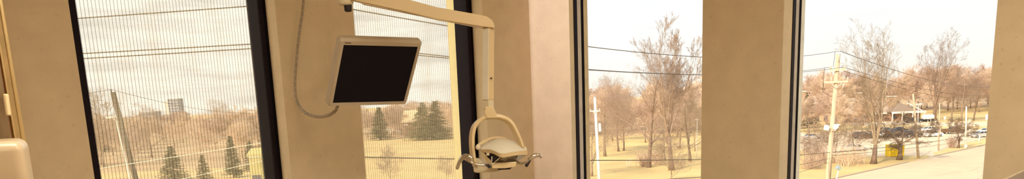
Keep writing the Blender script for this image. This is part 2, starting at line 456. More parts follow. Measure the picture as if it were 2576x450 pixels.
# -------------------------------------------------- monitor on its bracket
mw, mh = 0.376, 0.301
mc = loc2w(-0.615, 3.558, 0.14)
mon = local_thing('computer_monitor', 'tilted beige flat monitor with black screen in front of the second window', 'monitor')
mon.matrix_world = Matrix.Translation(mc) @ Matrix.Rotation(math.radians(35.8 - 45), 4, 'Z') @ Matrix.Rotation(math.radians(33.5), 4, 'X') @ Matrix.Rotation(math.radians(0.9), 4, 'Y')
hx, zt, zb = mw / 2 + 0.021, mh / 2 + 0.028, -mh / 2 - 0.021
bz = MB()
for lo, hi in (((-hx, -0.012, mh / 2), (hx, 0.026, zt)), ((-hx, -0.012, zb), (hx, 0.026, -mh / 2)),
               ((-hx, -0.012, -mh / 2), (-mw / 2, 0.026, mh / 2)), ((mw / 2, -0.012, -mh / 2), (hx, 0.026, mh / 2))): bz.box(lo, hi)
# one rounded outline instead of loose bars
def rrect(hx, z0, z1, r, n=5):
    out = []
    for cx_, cz_, a0 in ((hx - r, z1 - r, 0), (-hx + r, z1 - r, 90), (-hx + r, z0 + r, 180), (hx - r, z0 + r, 270)):
        for k in range(n + 1):
            t_ = math.radians(a0 + 90 * k / n); out.append((cx_ + r * math.cos(t_), cz_ + r * math.sin(t_)))
    return out
bz = MB()
rings = []
o1 = rrect(hx - 0.008, zb + 0.006, zt - 0.010, 0.010); o2 = rrect(hx, zb, zt, 0.016); o3 = rrect(hx, zb, zt, 0.016)
inn = rrect(mw / 2, -mh / 2, mh / 2, 0.001)
rings = [([(x, 0.0, z) for x, z in inn]), ([(x, -0.012, z) for x, z in inn]), ([(x, -0.012, z) for x, z in o1]), ([(x, -0.002, z) for x, z in o2]), ([(x, 0.024, z) for x, z in o3])]
n = len(inn); vs = [v for rg in rings for v in rg]; fs = []
for i in range(len(rings) - 1):
    for k in range(n): fs.append((i * n + k, i * n + (k + 1) % n, (i + 1) * n + (k + 1) % n, (i + 1) * n + k))
bz.add(vs, fs)
obj('bezel', bz, MONB, mon)
bk = MB(); o4 = rrect(hx - 0.03, zb + 0.03, zt - 0.03, 0.03)
vs = [(x, 0.024, z) for x, z in o3] + [(x, 0.05, z) for x, z in o4]
bk.add(vs, [(k, (k + 1) % n, n + (k + 1) % n, n + k) for k in range(n)] + [tuple(range(n, 2 * n)), tuple(range(n - 1, -1, -1))])
obj('back_cover', bk, MONB, mon)
obj('screen', MB().box((-mw / 2 - .001, -0.008, -mh / 2 - .001), (mw / 2 + .001, 0.01, mh / 2 + .001)), SCREEN, mon)
lg = MB(); x = -mw / 2 + 0.004
for k, wd in enumerate((0.005, 0.0045, 0.0045, 0.0055, 0.0045)):      # the small unreadable maker's mark
    lg.box((x, -0.0128, mh / 2 + 0.0078), (x + wd * .8, -0.0118, mh / 2 + (0.0125, 0.0118, 0.0130, 0.0120, 0.0115)[k]))
    lg.box((x + wd * .25, -0.0128, mh / 2 + 0.0084), (x + wd * 1.3, -0.0118, mh / 2 + 0.0108))
    x += wd + 0.0012
obj('emblem', lg, mat('emblem_print', (0.10, 0.065, 0.035), 0.6), mon)
mb = obj('mounting_bracket', MB(), MONB, mon)
bm_ = MB()
inv = mon.matrix_world.inverted()
e0 = Vector((0.0, 0.05, 0.02)); e1 = inv @ Vector((mc.x + 0.39, DA - 0.03, mc.z + 0.05)); e2 = inv @ Vector((mc.x + 0.39, DA - 0.001, mc.z + 0.05))
bm_.tube([e0, e0 + Vector((0, .04, 0)), e1], 0.022, 12); bm_.tube([e1, e2], 0.06, 16)
mb.data = bm_.mesh('mounting_bracket'); mb.data.materials.append(MONB)

# cable hanging in a loop from above down to the monitor
cp = [P(766, -260, 4.25), P(765, -60, 4.22), P(762, 20, 4.2), P(752, 90, 4.18), P(745, 160, 4.16), P(742, 215, 4.14), P(747, 255, 4.10), P(765, 281, 4.02), P(795, 293, 3.92), P(822, 291, 3.82), P(842, 280, 3.72), P(850, 264, 3.66)]
sp_ = spline(cp, 10)
sp_[0].z = min(sp_[0].z, ZC - 0.002)
cb = thing('spiral_cable', 'spiral-wrapped beige cable looping from above to the monitor lower corner', 'cable', sp_[-1])
obj('sheath', MB().tube(sp_, 0.0068, 10), CABLE, cb)
hp = []
fine = spline(sp_[::2], 10); tot = 0
for i, p in enumerate(fine[:-1]):
    t_ = (fine[i + 1] - p); tot += t_.length; t_ = t_.normalized()
    u = t_.cross(AHEAD).normalized(); w = t_.cross(u)
    a_ = tot / 0.035 * 2 * math.pi
    hp.append(p + (u * math.cos(a_) + w * math.sin(a_)) * 0.0066)
obj('spiral_wrap', MB().tube(hp, 0.0030, 5), CABLEW, cb)

# ------------------------------------------------------------ dental light
D0 = 3.2
hubc = P(869, -10, D0)
dl = thing('dental_light', 'cream dental examination light with chrome handles on a jointed ceiling arm', 'dental light', (hubc.x, hubc.y, ZC))
obj('ceiling_column', MB().tube([(hubc.x, hubc.y, ZC), (hubc.x, hubc.y, hubc.z + 0.04)], 0.03, 20), CREAM, dl)
obj('ceiling_plate', MB().lathe((hubc.x, hubc.y, ZC - 0.03), UP, [(0, 0.09), (0.02, 0.11), (0.0299, 0.11)], 24), CREAM, dl)
k1 = P(869, 12, D0)
hb = obj('pivot_hub', MB().lathe(k1, UP, [(-0.003, 0.02), (0.0, 0.03), (0.006, 0.033), (0.10, 0.034), (0.11, 0.030)], 24), CREAM, dl)
k2 = P(876, 27, D0)
obj('pivot_knob', MB().lathe(k2, UP, [(-0.004, 0.011), (0.0, 0.0155), (0.02, 0.0165), (0.031, 0.0165)], 20), DARK, dl)
# sloping beam with a clipped elbow corner
hw = 0.031
q = [(884, -33), (1022, -1), (1100, 20), (1202, 38), (1226, 43.5), (1239, 53), (1243.5, 63), (1243.5, 72), (1216, 69), (1100, 50), (1020, 31), (905, 6), (884, 1)]
obj('upper_arm', MB().prism([P(x_, y_, D0) - AHEAD * hw for x_, y_ in q], AHEAD * 2 * hw), CREAM2, dl, bevel=0.003)
u0 = P(912, 9, D0); u1 = P(1212, 69.5, D0)
obj('arm_channel', MB().sweep([u0, u1], AHEAD, 0.006, 0.046), PALE, dl, bevel=0.001)
# square lower arm turned so two faces show
l0, l1 = P(1229.5, 70, D0), P(1228, 251, D0)
ax_ = (l1 - l0).normalized(); ang = math.radians(-50)
v1 = (RIGHT - ax_ * RIGHT.dot(ax_)).normalized(); v2 = ax_.cross(v1)
c1 = v1 * math.cos(ang) + v2 * math.sin(ang); c2 = -v1 * math.sin(ang) + v2 * math.cos(ang)
hs = 0.0176
obj('lower_arm', MB().prism([l0 + c1 * hs * i + c2 * hs * j for i, j in ((-1, -1), (1, -1), (1, 1), (-1, 1))], l1 - l0), CREAM2, dl, bevel=0.003)
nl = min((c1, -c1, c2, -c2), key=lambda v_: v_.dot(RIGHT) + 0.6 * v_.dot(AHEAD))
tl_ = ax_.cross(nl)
obj('lit_face_plate', MB().prism([l0 + ax_ * .004 + nl * hs - tl_ * hs * .93, l0 + ax_ * .004 + nl * hs + tl_ * hs * .93, l0 + ax_ * .004 + nl * (hs + .002) + tl_ * hs * .9, l0 + ax_ * .004 + nl * (hs + .002) - tl_ * hs * .9], (l1 - l0) * .985), SHELL, dl)  # added pale plate; its colour stands for window light on this face
l2 = P(1228, 252, D0); l3 = P(1229, 275, D0)
hs2 = 0.0168
obj('swivel_joint', MB().prism([l1 + c1 * hs2 * i + c2 * hs2 * j for i, j in ((-1, -1), (1, -1), (1, 1), (-1, 1))], l3 - l1), CREAM, dl, bevel=0.002)
sc = MB().prism([P(1218, 235, D0) + c1 * -0.0 - AHEAD * 0.03, P(1219.5, 235, D0) - AHEAD * 0.03], (0, 0, 0)) if False else None
obj('pivot_screw', MB().lathe(P(1236, 197, D0) - AHEAD * 0.022, -AHEAD, [(0, 0.004), (0.003, 0.004)], 10), DARK, dl)
q = [(1221, 268), (1241, 268), (1248, 283), (1252, 296), (1226, 297), (1219, 284)]
obj('yoke_socket', MB().prism([P(x_, y_, D0) - AHEAD * 0.026 for x_, y_ in q], AHEAD * 0.046), CREAM2, dl, bevel=0.003)
yk = spline([P(x_, y_, D0) for x_, y_ in ((1196, 418), (1190, 395), (1187, 365), (1187.5, 340), (1193, 318), (1206, 303), (1222, 295), (1240, 293), (1258, 295), (1275, 302), (1287, 314), (1297, 333), (1306, 353), (1313, 372))], 4)
wy = [0.0115 + 0.005 * math.sin(math.pi * i / (len(yk) - 1)) for i in range(len(yk))]
obj('yoke', MB().sweep(yk, AHEAD - RIGHT * 0.42 - UP * 0.22, wy, 0.044), CREAM2, dl, bevel=0.004)
q = [(1188, 399), (1205, 399), (1228, 418), (1262, 424), (1258, 430), (1246, 432), (1200, 435), (1192, 433)]
obj('yoke_foot', MB().prism([P(x_, y_, D0) + AHEAD * 0.0 for x_, y_ in q], AHEAD * 0.05), CREAM, dl, bevel=0.004)

def grid_surface(rows, m=None):
    m = m or MB(); nr, nc = len(rows), len(rows[0])
    m.add([p for r_ in rows for p in r_], [(i * nc + j, i * nc + j + 1, (i + 1) * nc + j + 1, (i + 1) * nc + j) for i in range(nr - 1) for j in range(nc - 1)], True)
    return m
# reflector head: domed shell, front band with its V notch, hollow underneath
def row(pts, dz): return spline([P(x_, y_, D0 + d_ + dz) for x_, y_, d_ in pts], 5)
Rk = [(1206, 377, 0.00), (1228, 362, 0.05), (1257, 354, 0.085), (1288, 357, 0.06), (1321, 377, 0.02)]
Rb = [(1206, 372, 0.00), (1228, 357.5, 0.04), (1257, 349, 0.065), (1288, 353, 0.05), (1321, 371, 0.02)]
Rm = [(1206, 373, -0.01), (1231, 362, -0.01), (1259, 355, -0.012), (1291, 360, -0.005), (1324, 375, 0.0)]
Rf = [(1207, 376, -0.02), (1234, 375.5, -0.07), (1261, 385.5, -0.11), (1294, 381.5, -0.07), (1326, 377.5, -0.02)]
rows = []
A_, B_, C_ = row(Rb, 0), row(Rm, 0), row(Rf, 0)
for t_ in [i / 8 for i in range(9)]:
    rows.append([a_ * (1 - t_) * (1 - 2 * t_) + b_ * 4 * t_ * (1 - t_) + c_ * t_ * (2 * t_ - 1) for a_, b_, c_ in zip(A_, B_, C_)])
obj('shell', grid_surface(rows), SHELL, dl, fix=False)
Fl = [(1208, 377, -0.022), (1234, 376.5, -0.074), (1261, 386.5, -0.114), (1294, 382.5, -0.074), (1327, 378.5, -0.022)]
Fb = [(1211, 384, -0.018), (1237, 385, -0.070), (1262, 396, -0.108), (1296, 391, -0.070), (1327, 389, -0.018)]
Fi = [(1215, 385, 0.0), (1239, 386, -0.058), (1263, 396, -0.092), (1295, 391, -0.058), (1322, 389, -0.005)]
Fo = [(1207, 375, -0.015), (1234, 374.5, -0.064), (1261, 384.5, -0.104), (1294, 380.5, -0.064), (1326, 376.5, -0.015)]
def lin(pts): 
    out = []
    for (a0, b0) in zip(pts[:-1], pts[1:]):
        for k in range(5): out.append(tuple(a0[i] + (b0[i] - a0[i]) * k / 5 for i in range(3)))
    out.append(pts[-1]); return [P(x_, y_, D0 + d_) for x_, y_, d_ in out]
band = MB()
for a_, b_ in ((Fo, Fl), (Fl, Fb), (Fb, Fi)):
    ra, rb = spline([P(x_, y_, D0 + d_) for x_, y_, d_ in a_], 5), spline([P(x_, y_, D0 + d_) for x_, y_, d_ in b_], 5)
    grid_surface([ra, rb], band)
for i in range(len(band.sm)): band.sm[i] = False
obj('front_band', band, CREAM2, dl, fix=False)
obj('rear_arch', MB().sweep(spline([P(x_, y_, D0 + d_) for x_, y_, d_ in ((1199, 368, 0.0), (1211, 359, 0.02), (1227, 350, 0.05), (1240, 345.5, 0.065), (1262, 346.5, 0.068), (1275, 351, 0.06))], 4), AHEAD, 0.010, 0.05), CREAM2, dl, bevel=0.002)
# back shell closing the hollow
back = MB()
bt = [P(x_, y_, D0 + d_) for x_, y_, d_ in ((1207, 376, 0.0), (1228, 362, 0.045), (1257, 354, 0.072), (1288, 357, 0.055), (1325, 378, 0.0))]
bb = [P(x_, y_, D0 + d_) for x_, y_, d_ in ((1234, 414, 0.0), (1245, 414, 0.04), (1262, 414, 0.05), (1284, 413, 0.04), (1301, 409, 0.0))]
grid_surface([bt, bb], back)
obj('back_shell', back, CREAM, dl, fix=False)
# left cheek and lip
q = [(1209, 380, -0.02), (1219, 386, -0.03), (1240, 410, -0.055), (1236, 424, -0.05), (1229, 417, -0.03)]
obj('cheek', MB().prism([P(x_, y_, D0 + d_) for x_, y_, d_ in q], AHEAD * 0.035), CREAM2, dl, bevel=0.002)
q = [(1235, 410, -0.06), (1300, 407, -0.06), (1297, 420, -0.06), (1270, 423.5, -0.06), (1238, 424, -0.06)]
obj('lower_lip', MB().prism([P(x_, y_, D0 + d_) for x_, y_, d_ in q], AHEAD * 0.09), CREAM2, dl, bevel=0.003)
obj('lens_rim', MB().prism([P(x_, y_, D0 - 0.02) for x_, y_ in ((1249, 422), (1290, 420), (1282, 426), (1254, 427.5))], AHEAD * 0.05), DARK, dl, bevel=0.002)
# mirrored facets inside
def facet(name, pts, m): 
    pr = [P(x_, y_, D0 + d_) for x_, y_, d_ in pts]
    obj(name, MB().prism(pr, AHEAD * 0.004), m, dl)
facet('reflector', [(1217, 385, -0.01), (1240, 387, -0.055), (1257, 395, -0.08), (1240, 411, -0.05)], DARK)
facet('reflector', [(1262, 395, -0.088), (1280, 393, -0.07), (1303, 391, -0.04), (1296, 403, -0.03), (1270, 409, -0.05), (1241, 411, -0.05)], MIRROR)
facet('reflector', [(1303, 391, -0.045), (1325, 389, -0.012), (1302, 406, -0.02), (1297, 402, -0.03)], STEEL)
facet('bulb_shield', [(1236, 394, -0.066), (1239, 393.5, -0.066), (1238, 407, -0.058), (1236, 407, -0.058)], SHELL)
facet('bulb_clip', [(1223, 384, -0.056), (1231, 384, -0.06), (1231, 391, -0.06), (1224, 391, -0.056)], PALE)
facet('facet_edge', [(1256, 396, -0.092), (1259, 397, -0.094), (1243, 410, -0.07), (1240, 410.5, -0.07)], PALE)
obj('side_pivot', MB().lathe(P(1203, 370, D0 - 0.02), -AHEAD, [(0, 0.011), (0.012, 0.011), (0.015, 0.008)], 16), CREAM, dl)
obj('side_pivot', MB().lathe(P(1319, 374, D0 + 0.01), -AHEAD, [(0, 0.011), (0.012, 0.011), (0.015, 0.008)], 16), CREAM, dl)
# chrome handles
def handle(bar, paddle, rp):
    h = obj('handle', MB().tube(spline([P(x_, y_, D0 + d_) for x_, y_, d_ in bar], 6), 0.0058, 12), CHROME, dl)
    pp = spline([P(x_, y_, D0 + d_) for x_, y_, d_ in paddle], 6); nn = len(pp)
    obj('grip', MB().tube(pp, [rp * (0.62 + 0.38 * math.sin(math.pi * min(1, 0.08 + 0.92 * i / (nn - 1)) ** 0.8)) for i in range(nn)], 14), CHROME, h)
handle([(1236, 413, -0.03), (1222, 415, -0.045), (1205, 414, -0.055), (1190, 410, -0.06), (1177, 403, -0.055), (1168, 398, -0.04)],
       [(1187, 405, -0.10), (1184, 396, -0.10), (1175, 393, -0.095), (1164, 396, -0.08), (1156, 406, -0.06), (1151, 420, -0.045), (1150, 424, -0.04)], 0.0105)
handle([(1300, 409, 0.0), (1312, 411, -0.02), (1326, 408, -0.03), (1335, 400, -0.03), (1343, 393, -0.025)],
       [(1330, 402, -0.03), (1337, 395, -0.035), (1348, 390.5, -0.035), (1357, 390.5, -0.03), (1362, 396, -0.025)], 0.0095)
obj('handle_tail', MB().tube(spline([P(x_, y_, D0 - 0.03) for x_, y_ in ((1333, 401), (1328, 410), (1323, 419))], 4), [0.007] * 8 + [0.005], 10), DARK, dl)
obj('handle_socket', MB().prism([P(x_, y_, D0 - 0.075) for x_, y_ in ((1228, 413), (1236, 419), (1230, 424), (1222, 416))], AHEAD * 0.03), DARK, dl)

# -------------------------------------- left edge: cabinet, equipment post
yk0 = 3.6
cab = thing('tall_cabinet', 'tall orange wood cabinet with shiny brass edge at the left edge', 'cabinet', (0.4, 3.7, 0))
obj('body', MB().box((0.05, yk0 + 0.02, 0.0), (0.735, DA - 0.001, 2.1)), WOOD, cab, bevel=0.003)
obj('door', MB().box((0.06, yk0, 0.08), (0.725, yk0 + 0.02, 2.08)), WOOD, cab, bevel=0.002)
obj('edge_trim', MB().box((0.757, yk0 - 0.008, 0.0), (0.772, DA - 0.001, 2.1)), BRASS, cab, bevel=0.004)
obj('edge_trim', MB().box((0.735, yk0 - 0.002, 0.0), (0.7565, DA - 0.001, 2.1)), mat('dull_brass', (0.60, 0.42, 0.20), 0.45, 0.3), cab)
obj('edge_trim', MB().box((0.733, yk0 - 0.008, 0.0), (0.740, yk0 + 0.004, 2.1)), BRASS, cab, bevel=0.002)

pb, pt = P(8, 372, 1.2), P(-52, -20, 1.2)
du = thing('dental_equipment_arm', 'rounded beige equipment head hanging on a round post at the left edge', 'dental equipment', (pb.x, pb.y, pb.z))
pu = (pt - pb).normalized()
obj('post', MB().tube([pb - pu * 0.01, pt + pu * ((ZC - pt.z) / pu.z)], 0.0125, 28), POSTM, du)
c0, c3 = P(22, 291, 1.195), P(14, 236, 1.195)
obj('cord_clip', MB().sweep([c0, c3], AHEAD, 0.0055, 0.008), CREAM2, du, bevel=0.002)
a_ = math.radians(-30.5)
fv = loc2w(math.sin(a_), math.cos(a_), 0) - Vector((0, 0, EYE))
tr_, br_ = P(55, 353, 1.0), P(70, 560, 1.0)
rv = Vector((fv.y, -fv.x, 0))
cn = [tr_ - rv * 0.2, tr_, Vector((tr_.x, tr_.y, br_.z)), Vector((tr_.x, tr_.y, br_.z)) - rv * 0.2]
hs_ = obj('head_housing', MB().prism(cn, fv * 0.17), POSTM, du, bevel=0.014, segs=6)
for p_ in hs_.data.polygons: p_.use_smooth = True

# low cabinet in the bottom right corner
cn_ = thing('side_cabinet', 'cabinet with taupe top and pale back lip in the bottom right corner', 'cabinet', (3.65, 0.25, 0))
obj('body', MB().box((3.3, -0.3, 0.08), (4.05, 0.64, 1.06)), PALE, cn_, bevel=0.003)
obj('plinth', MB().box((3.34, -0.28, 0), (4.04, 0.60, 0.08)), DARK, cn_)
obj('worktop', MB().box((3.27, -0.32, 1.06), (4.06, 0.672, 1.10)), TAUPE, cn_, bevel=0.004)
obj('back_lip', MB().box((3.27, 0.673, 1.06), (4.06, 0.684, 1.1015)), PALE, cn_, bevel=0.002)  # pale edging; the worktop edge's highlight is put into its colour
for k in range(2):
    d_ = obj('drawer', MB().box((3.285, -0.28 + 0.46 * k, 0.12), (3.299, 0.16 + 0.46 * k, 1.02)), PALE, cn_, bevel=0.002)
    obj('handle', MB().tube([(3.275, -0.16 + 0.46 * k, 0.9), (3.275, 0.04 + 0.46 * k, 0.9)], 0.006, 8), CHROME, d_)

# ============================================================== the street
def ground_poly(name, pts, m, z, kind='structure'):
    mb_ = MB(); pts = [Vector((p.x, p.y, GROUND + z)) for p in pts]
    mb_.add([(p.x, p.y, GROUND - 0.3) for p in pts] + pts, [tuple(range(len(pts), 2 * len(pts)))] + [(k, (k + 1) % len(pts), len(pts) + (k + 1) % len(pts), len(pts) + k) for k in range(len(pts))])
    return obj(name, mb_, m, kind=kind)

g = MB()
def pol(az, d): return loc2w(math.tan(math.radians(az)) * d, d, GROUND - EYE)
g.add([L(-1500, -200), L(1500, -200), L(2500, 2500), L(-2500, 2500)], [(0, 1, 2, 3)])
obj('lawn', g, LAWN, kind='structure')
# brown leaf litter under the woods
ground_poly('forest_floor', [pol(-60, 168), pol(-40, 168), pol(-24, 168), pol(-16, 172), pol(-14.5, 330), pol(-13.5, 276), pol(-8, 276), pol(-1, 279), pol(2, 260), pol(9, 235), pol(19, 250), pol(26, 330), pol(40, 420), pol(44, 1300), pol(-60, 1300)], SCRUB, 0.02)
ground_poly('forest_path', [pol(-60, 40), pol(-16, 40), pol(-15, 110), pol(-20, 138), pol(-25, 152), pol(-60, 150)], SCRUB, 0.02)

R0 = Vector((47.1, 104.7)); RD = Vector((0.744, 0.668)); RN = Vector((0.668, -0.744))
def rp(t, n): v = R0 + RD * t + RN * n; return L(v.x, v.y)
ground_poly('road', [rp(-90, 0), rp(170, 0), rp(170, 26), rp(-90, 26)], ASPH, 0.03)
kb = MB()
for t0, t1 in ((-90, 26), (38, 150)):
    kb.prism([rp(t0, -0.35), rp(t1, -0.35), rp(t1, 0.0), rp(t0, 0.0)], (0, 0, 0.17))
obj('kerb', kb, CONC, kind='structure')
ln = MB()
for k in range(-3, 14):
    ln.prism([rp(k * 11, 12.4), rp(k * 11 + 4, 12.4), rp(k * 11 + 4, 12.52), rp(k * 11, 12.52)], (0, 0, 0.035))
obj('road_marking', ln, PAINT, kind='structure')
sm_ = MB(); rs = random.Random(5)
for k in range(26):
    t0 = rs.uniform(-10, 80); n0 = rs.uniform(1, 13); l_ = rs.uniform(2, 9)
    a0 = Vector((t0, n0)); b0 = Vector((t0 + l_, n0 + rs.uniform(-.8, .8)))
    if k % 3 == 0: b0 = Vector((t0 + rs.uniform(-.4, .4), min(14.5, n0 + 6)))
    d0 = (b0 - a0).normalized(); q0 = Vector((-d0.y, d0.x)) * 0.06
    sm_.prism([rp(*(a0 + q0)), rp(*(b0 + q0)), rp(*(b0 - q0)), rp(*(a0 - q0))], (0, 0, 0.033))
obj('road_seam', sm_, CRACK, kind='structure')
ground_poly('parking_lot', [G(1960, 372), G(2075, 386), G(2140, 392), G(2200, 394), G(2262, 392), G(2333, 391), G(2348, 402), G(2362, 395), G(2346, 386), G(2400, 368), G(2480, 347), G(2560, 330), G(2600, 320), G(2480, 326), G(2300, 324), G(2160, 328), G(2040, 336), G(1960, 340)], ASPH2, 0.035)
ground_poly('far_street', [G(2140, 309), G(2340, 308), G(2380, 308), G(2600, 302), G(2600, 316), G(2380, 319), G(2300, 314), G(2140, 316)], ASPH2, 0.04)
ground_poly('far_drive', [G(2200, 306.0), G(2345, 303.5), G(2345, 307), G(2200, 309)], ASPH2, 0.045)
ds = MB()      # stall lines
for (xa, ya, xb, yb) in ((2240, 377, 2330, 371), (2330, 371, 2470, 352), (2240, 364, 2330, 360), (2330, 360, 2420, 352), (2030, 362, 2080, 372), (2040, 352, 2120, 362)):
    pa, pb_ = G(xa, ya), G(xb, yb); n_ = (pb_ - pa).cross(UP).normalized() * 0.12
    ds.prism([pa + n_, pb_ + n_, pb_ - n_, pa - n_], (0, 0, 0.05))
obj('parking_seam', ds, CRACK, kind='structure')

# ------------------------------------------------------------------ trees
class Tree:
    def __init__(s, seed, h=10.0, levels=4, clear=0.2, forks=1, spread=0.5, up=0.25, nb=(9, 7, 6, 5), r0=0.22, rmin=0.016, wob=0.14, lr=(0.42, 0.6), ang=(0.6, 1.05)):
        s.r = random.Random(seed); s.T = MB(); s.B = MB(); s.h = h; s.levels = levels; s.clear = clear
        s.up = up; s.nb = nb; s.rmin = rmin; s.wob = wob; s.lr = lr; s.ang = ang
        r = s.r
        s.grow(Vector((0, 0, -0.15)), Vector((r.uniform(-.05, .05), r.uniform(-.05, .05), 1)).normalized(), h * (0.86 if forks == 1 else clear + 0.05), r0, 0, forks, spread, r0)
    def grow(s, p, d, ln, rad, lv, forks=1, spread=0.5, r0=0.2):
        r = s.r; ns = (8, 5, 4, 3, 2)[lv] if not (lv == 0 and forks > 1) else 3
        sides = (8, 5, 4, 3, 3)[lv]
        pts = [p.copy()]; rads = [rad * (1.35 if lv == 0 else 1)]; dirs = [d.copy()]
        w = s.wob * (0.3 if lv == 0 else 0.75)
        for i in range(ns):
            d = (d + Vector((r.gauss(0, w), r.gauss(0, w), r.gauss(0, w))) + Vector((0, 0, s.up * (0.12 if lv == 0 else 0.5 / ns)))).normalized()
            p = p + d * (ln / ns); pts.append(p.copy()); dirs.append(d.copy())
            t = (i + 1) / ns
            end = 0.62 if (lv == 0 and forks > 1) else 0.12
            rads.append(max(s.rmin, rad * (1 - t * (1 - end))))
        (s.T if lv == 0 else s.B).tube(pts, rads, sides, cap=(lv == 0), smooth=True)
        if lv == 0 and forks > 1:
            for k in range(forks):
                a = 2 * math.pi * (k + r.uniform(-.2, .2)) / forks; tilt = spread * r.uniform(.5, 1.1)
                dd = Vector((math.cos(a) * math.sin(tilt), math.sin(a) * math.sin(tilt), math.cos(tilt)))
                s.stem(pts[-1] - d * 0.05, dd, s.h * (1 - s.clear) * r.uniform(.85, 1.05), rads[-1] * 0.6)
            for k in range(max(2, forks)):
                s.child(pts, dirs, rads, ln, lv, r.uniform(.6, 1))
            return
        if lv >= s.levels: return
        n = s.nb[lv]; n = max(1, int(n * r.uniform(.8, 1.2)))
        t0 = s.clear if lv == 0 else 0.22
        for k in range(n):
            s.child(pts, dirs, rads, ln, lv, t0 + (1 - t0) * (k + r.random()) / n)
    def stem(s, p, d, ln, rad):          # a leader: behaves like a second trunk in the branches mesh
        r = s.r; ns = 7; pts = [p]; rads = [rad]; dirs = [d]
        for i in range(ns):
            d = (d + Vector((r.gauss(0, .08), r.gauss(0, .08), 0)) + Vector((0, 0, .07))).normalized()
            p = p + d * ln / ns; pts.append(p); dirs.append(d); rads.append(max(s.rmin, rad * (1 - (i + 1) / ns * .9)))
        s.B.tube(pts, rads, 6, cap=False)
        n = s.nb[0]
        for k in range(n): s.child(pts, dirs, rads, ln * 0.8, 0, 0.15 + 0.85 * (k + r.random()) / n)
    def child(s, pts, dirs, rads, ln, lv, t):
        r = s.r; t = min(t, 0.98); i = min(int(t * (len(pts) - 1)), len(pts) - 2); f = t * (len(pts) - 1) - i
        p = pts[i].lerp(pts[i + 1], f); d = dirs[i + 1]; rr = rads[i] * (1 - f) + rads[i + 1] * f
        a = r.uniform(*s.ang) * (1.15 if lv == 0 and t < .5 else 1.0)
        ax = d.orthogonal().normalized(); ax.rotate(Quaternion(d, r.uniform(0, 2 * math.pi)))
        dd = d.copy(); dd.rotate(Quaternion(ax, a))
        if dd.z < -0.1: dd.z *= 0.3
        l2 = ln * r.uniform(*s.lr) * (1.0 if lv == 0 else 1.22) * (1.15 - 0.55 * t if lv == 0 else 1.05 - 0.4 * t)
        if lv + 1 <= s.levels: s.grow(p, dd.normalized(), l2, max(s.rmin, rr * r.uniform(.34, .52)), lv + 1)

TREE_BASE = {}
def tree_meshes(key, bark=None, twig=None, **kw):
    if key not in TREE_BASE:
        t = Tree(**kw)
        a_, b_ = t.T.mesh('trunk'), t.B.mesh('branches')
        a_.materials.append(bark or BARK); b_.materials.append(twig or TWIGH)
        TREE_BASE[key] = (a_, b_)
    return TREE_BASE[key]
def place_tree(meshes, at, h, rz, name, label, cat='tree', group=None, wide=1.0):
    root = local_thing(name, label, cat, at, group)
    root.rotation_euler.z = rz; root.scale = (h / 10 * wide, h / 10 * wide, h / 10)
    obj('trunk', meshes[0], None, root, fix=False); obj('branches', meshes[1], None, root, fix=False)
    return root
def height_at(px, ytop, at):
    return max(2.0, P(px, ytop, depth_of(at)).z - GROUND)

H = {
 'oak':   tree_meshes('oak', seed=3, levels=4, clear=.22, nb=(16, 7, 7, 6), r0=.21, rmin=.0045, up=.25, lr=(.42, .62)),
 'tall':  tree_meshes('tall', seed=8, levels=4, clear=.22, forks=4, spread=.34, nb=(14, 7, 6, 6), r0=.2, rmin=.0045, up=.95, lr=(.34, .5), ang=(.35, .7)),
 'vase':  tree_meshes('vase', bark=BARKD, twig=LIMBD, seed=14, levels=4, clear=.13, forks=5, spread=.4, nb=(15, 5, 5, 4), r0=.25, rmin=.0048, up=.55, lr=(.36, .54), ang=(.4, .95)),
 'low':   tree_meshes('low', bark=BARKD, twig=BARKT, seed=21, levels=4, clear=.34, forks=4, spread=1.0, nb=(11, 8, 6, 4), r0=.32, rmin=.014, up=.12, lr=(.4, .6)),
 'young': tree_meshes('young', seed=30, levels=3, clear=.16, nb=(20, 10, 8), r0=.11, rmin=.012, up=.35, lr=(.4, .58)),
 'wide':  tree_meshes('wide', seed=41, levels=4, clear=.2, nb=(16, 7, 7, 6), r0=.22, rmin=.005, up=.2, lr=(.5, .7), ang=(.65, 1.1)),
}
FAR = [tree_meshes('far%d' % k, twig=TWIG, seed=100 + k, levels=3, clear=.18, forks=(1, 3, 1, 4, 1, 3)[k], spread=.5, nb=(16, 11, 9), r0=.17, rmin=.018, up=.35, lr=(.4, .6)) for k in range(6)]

def hero(kind, px, py, ytop, label, rz=0.0, d=None, wide=1.0, name='bare_tree'):
    at = G(px, py) if d is None else L(side(px, d), d)
    return place_tree(H[kind], at, height_at(px, ytop, at) * 1.03, rz, name, label, wide=wide)

# third window
hero('oak', 1632, 421, 168, 'bare tree with long low left limb on lawn, middle of the third window', 2.1, wide=1.0)
hero('tall', 1690, 428, 104, 'tallest bare tree in the third window, crown reaching highest into the sky', 0.4, wide=1.05)
hero('young', 1689, 462, 352, 'small young bare tree in front of the tallest tree in the third window', 1.0, wide=1.5)
hero('wide', 1522, 393, 222, 'bare tree on lawn just right of the pale pole in the third window', 0.9)
hero('wide', 1489, 443, 300, 'bare tree half hidden behind the left frame of the third window', 2.8)
hero('wide', 1569, 379, 280, 'shorter bare tree on lawn between pale pole and long-limbed tree', 4.0)
hero('oak', 1736, 406, 240, 'bare tree on lawn beside the right edge of the third window', 0.6)
hero('oak', 1672, 402, 300, 'thin bare tree between the long-limbed tree and the tallest tree', 5.0)
hero('young', 1748, 380, 262, 'slender bare tree farther back at the right edge of the third window', 3.3)
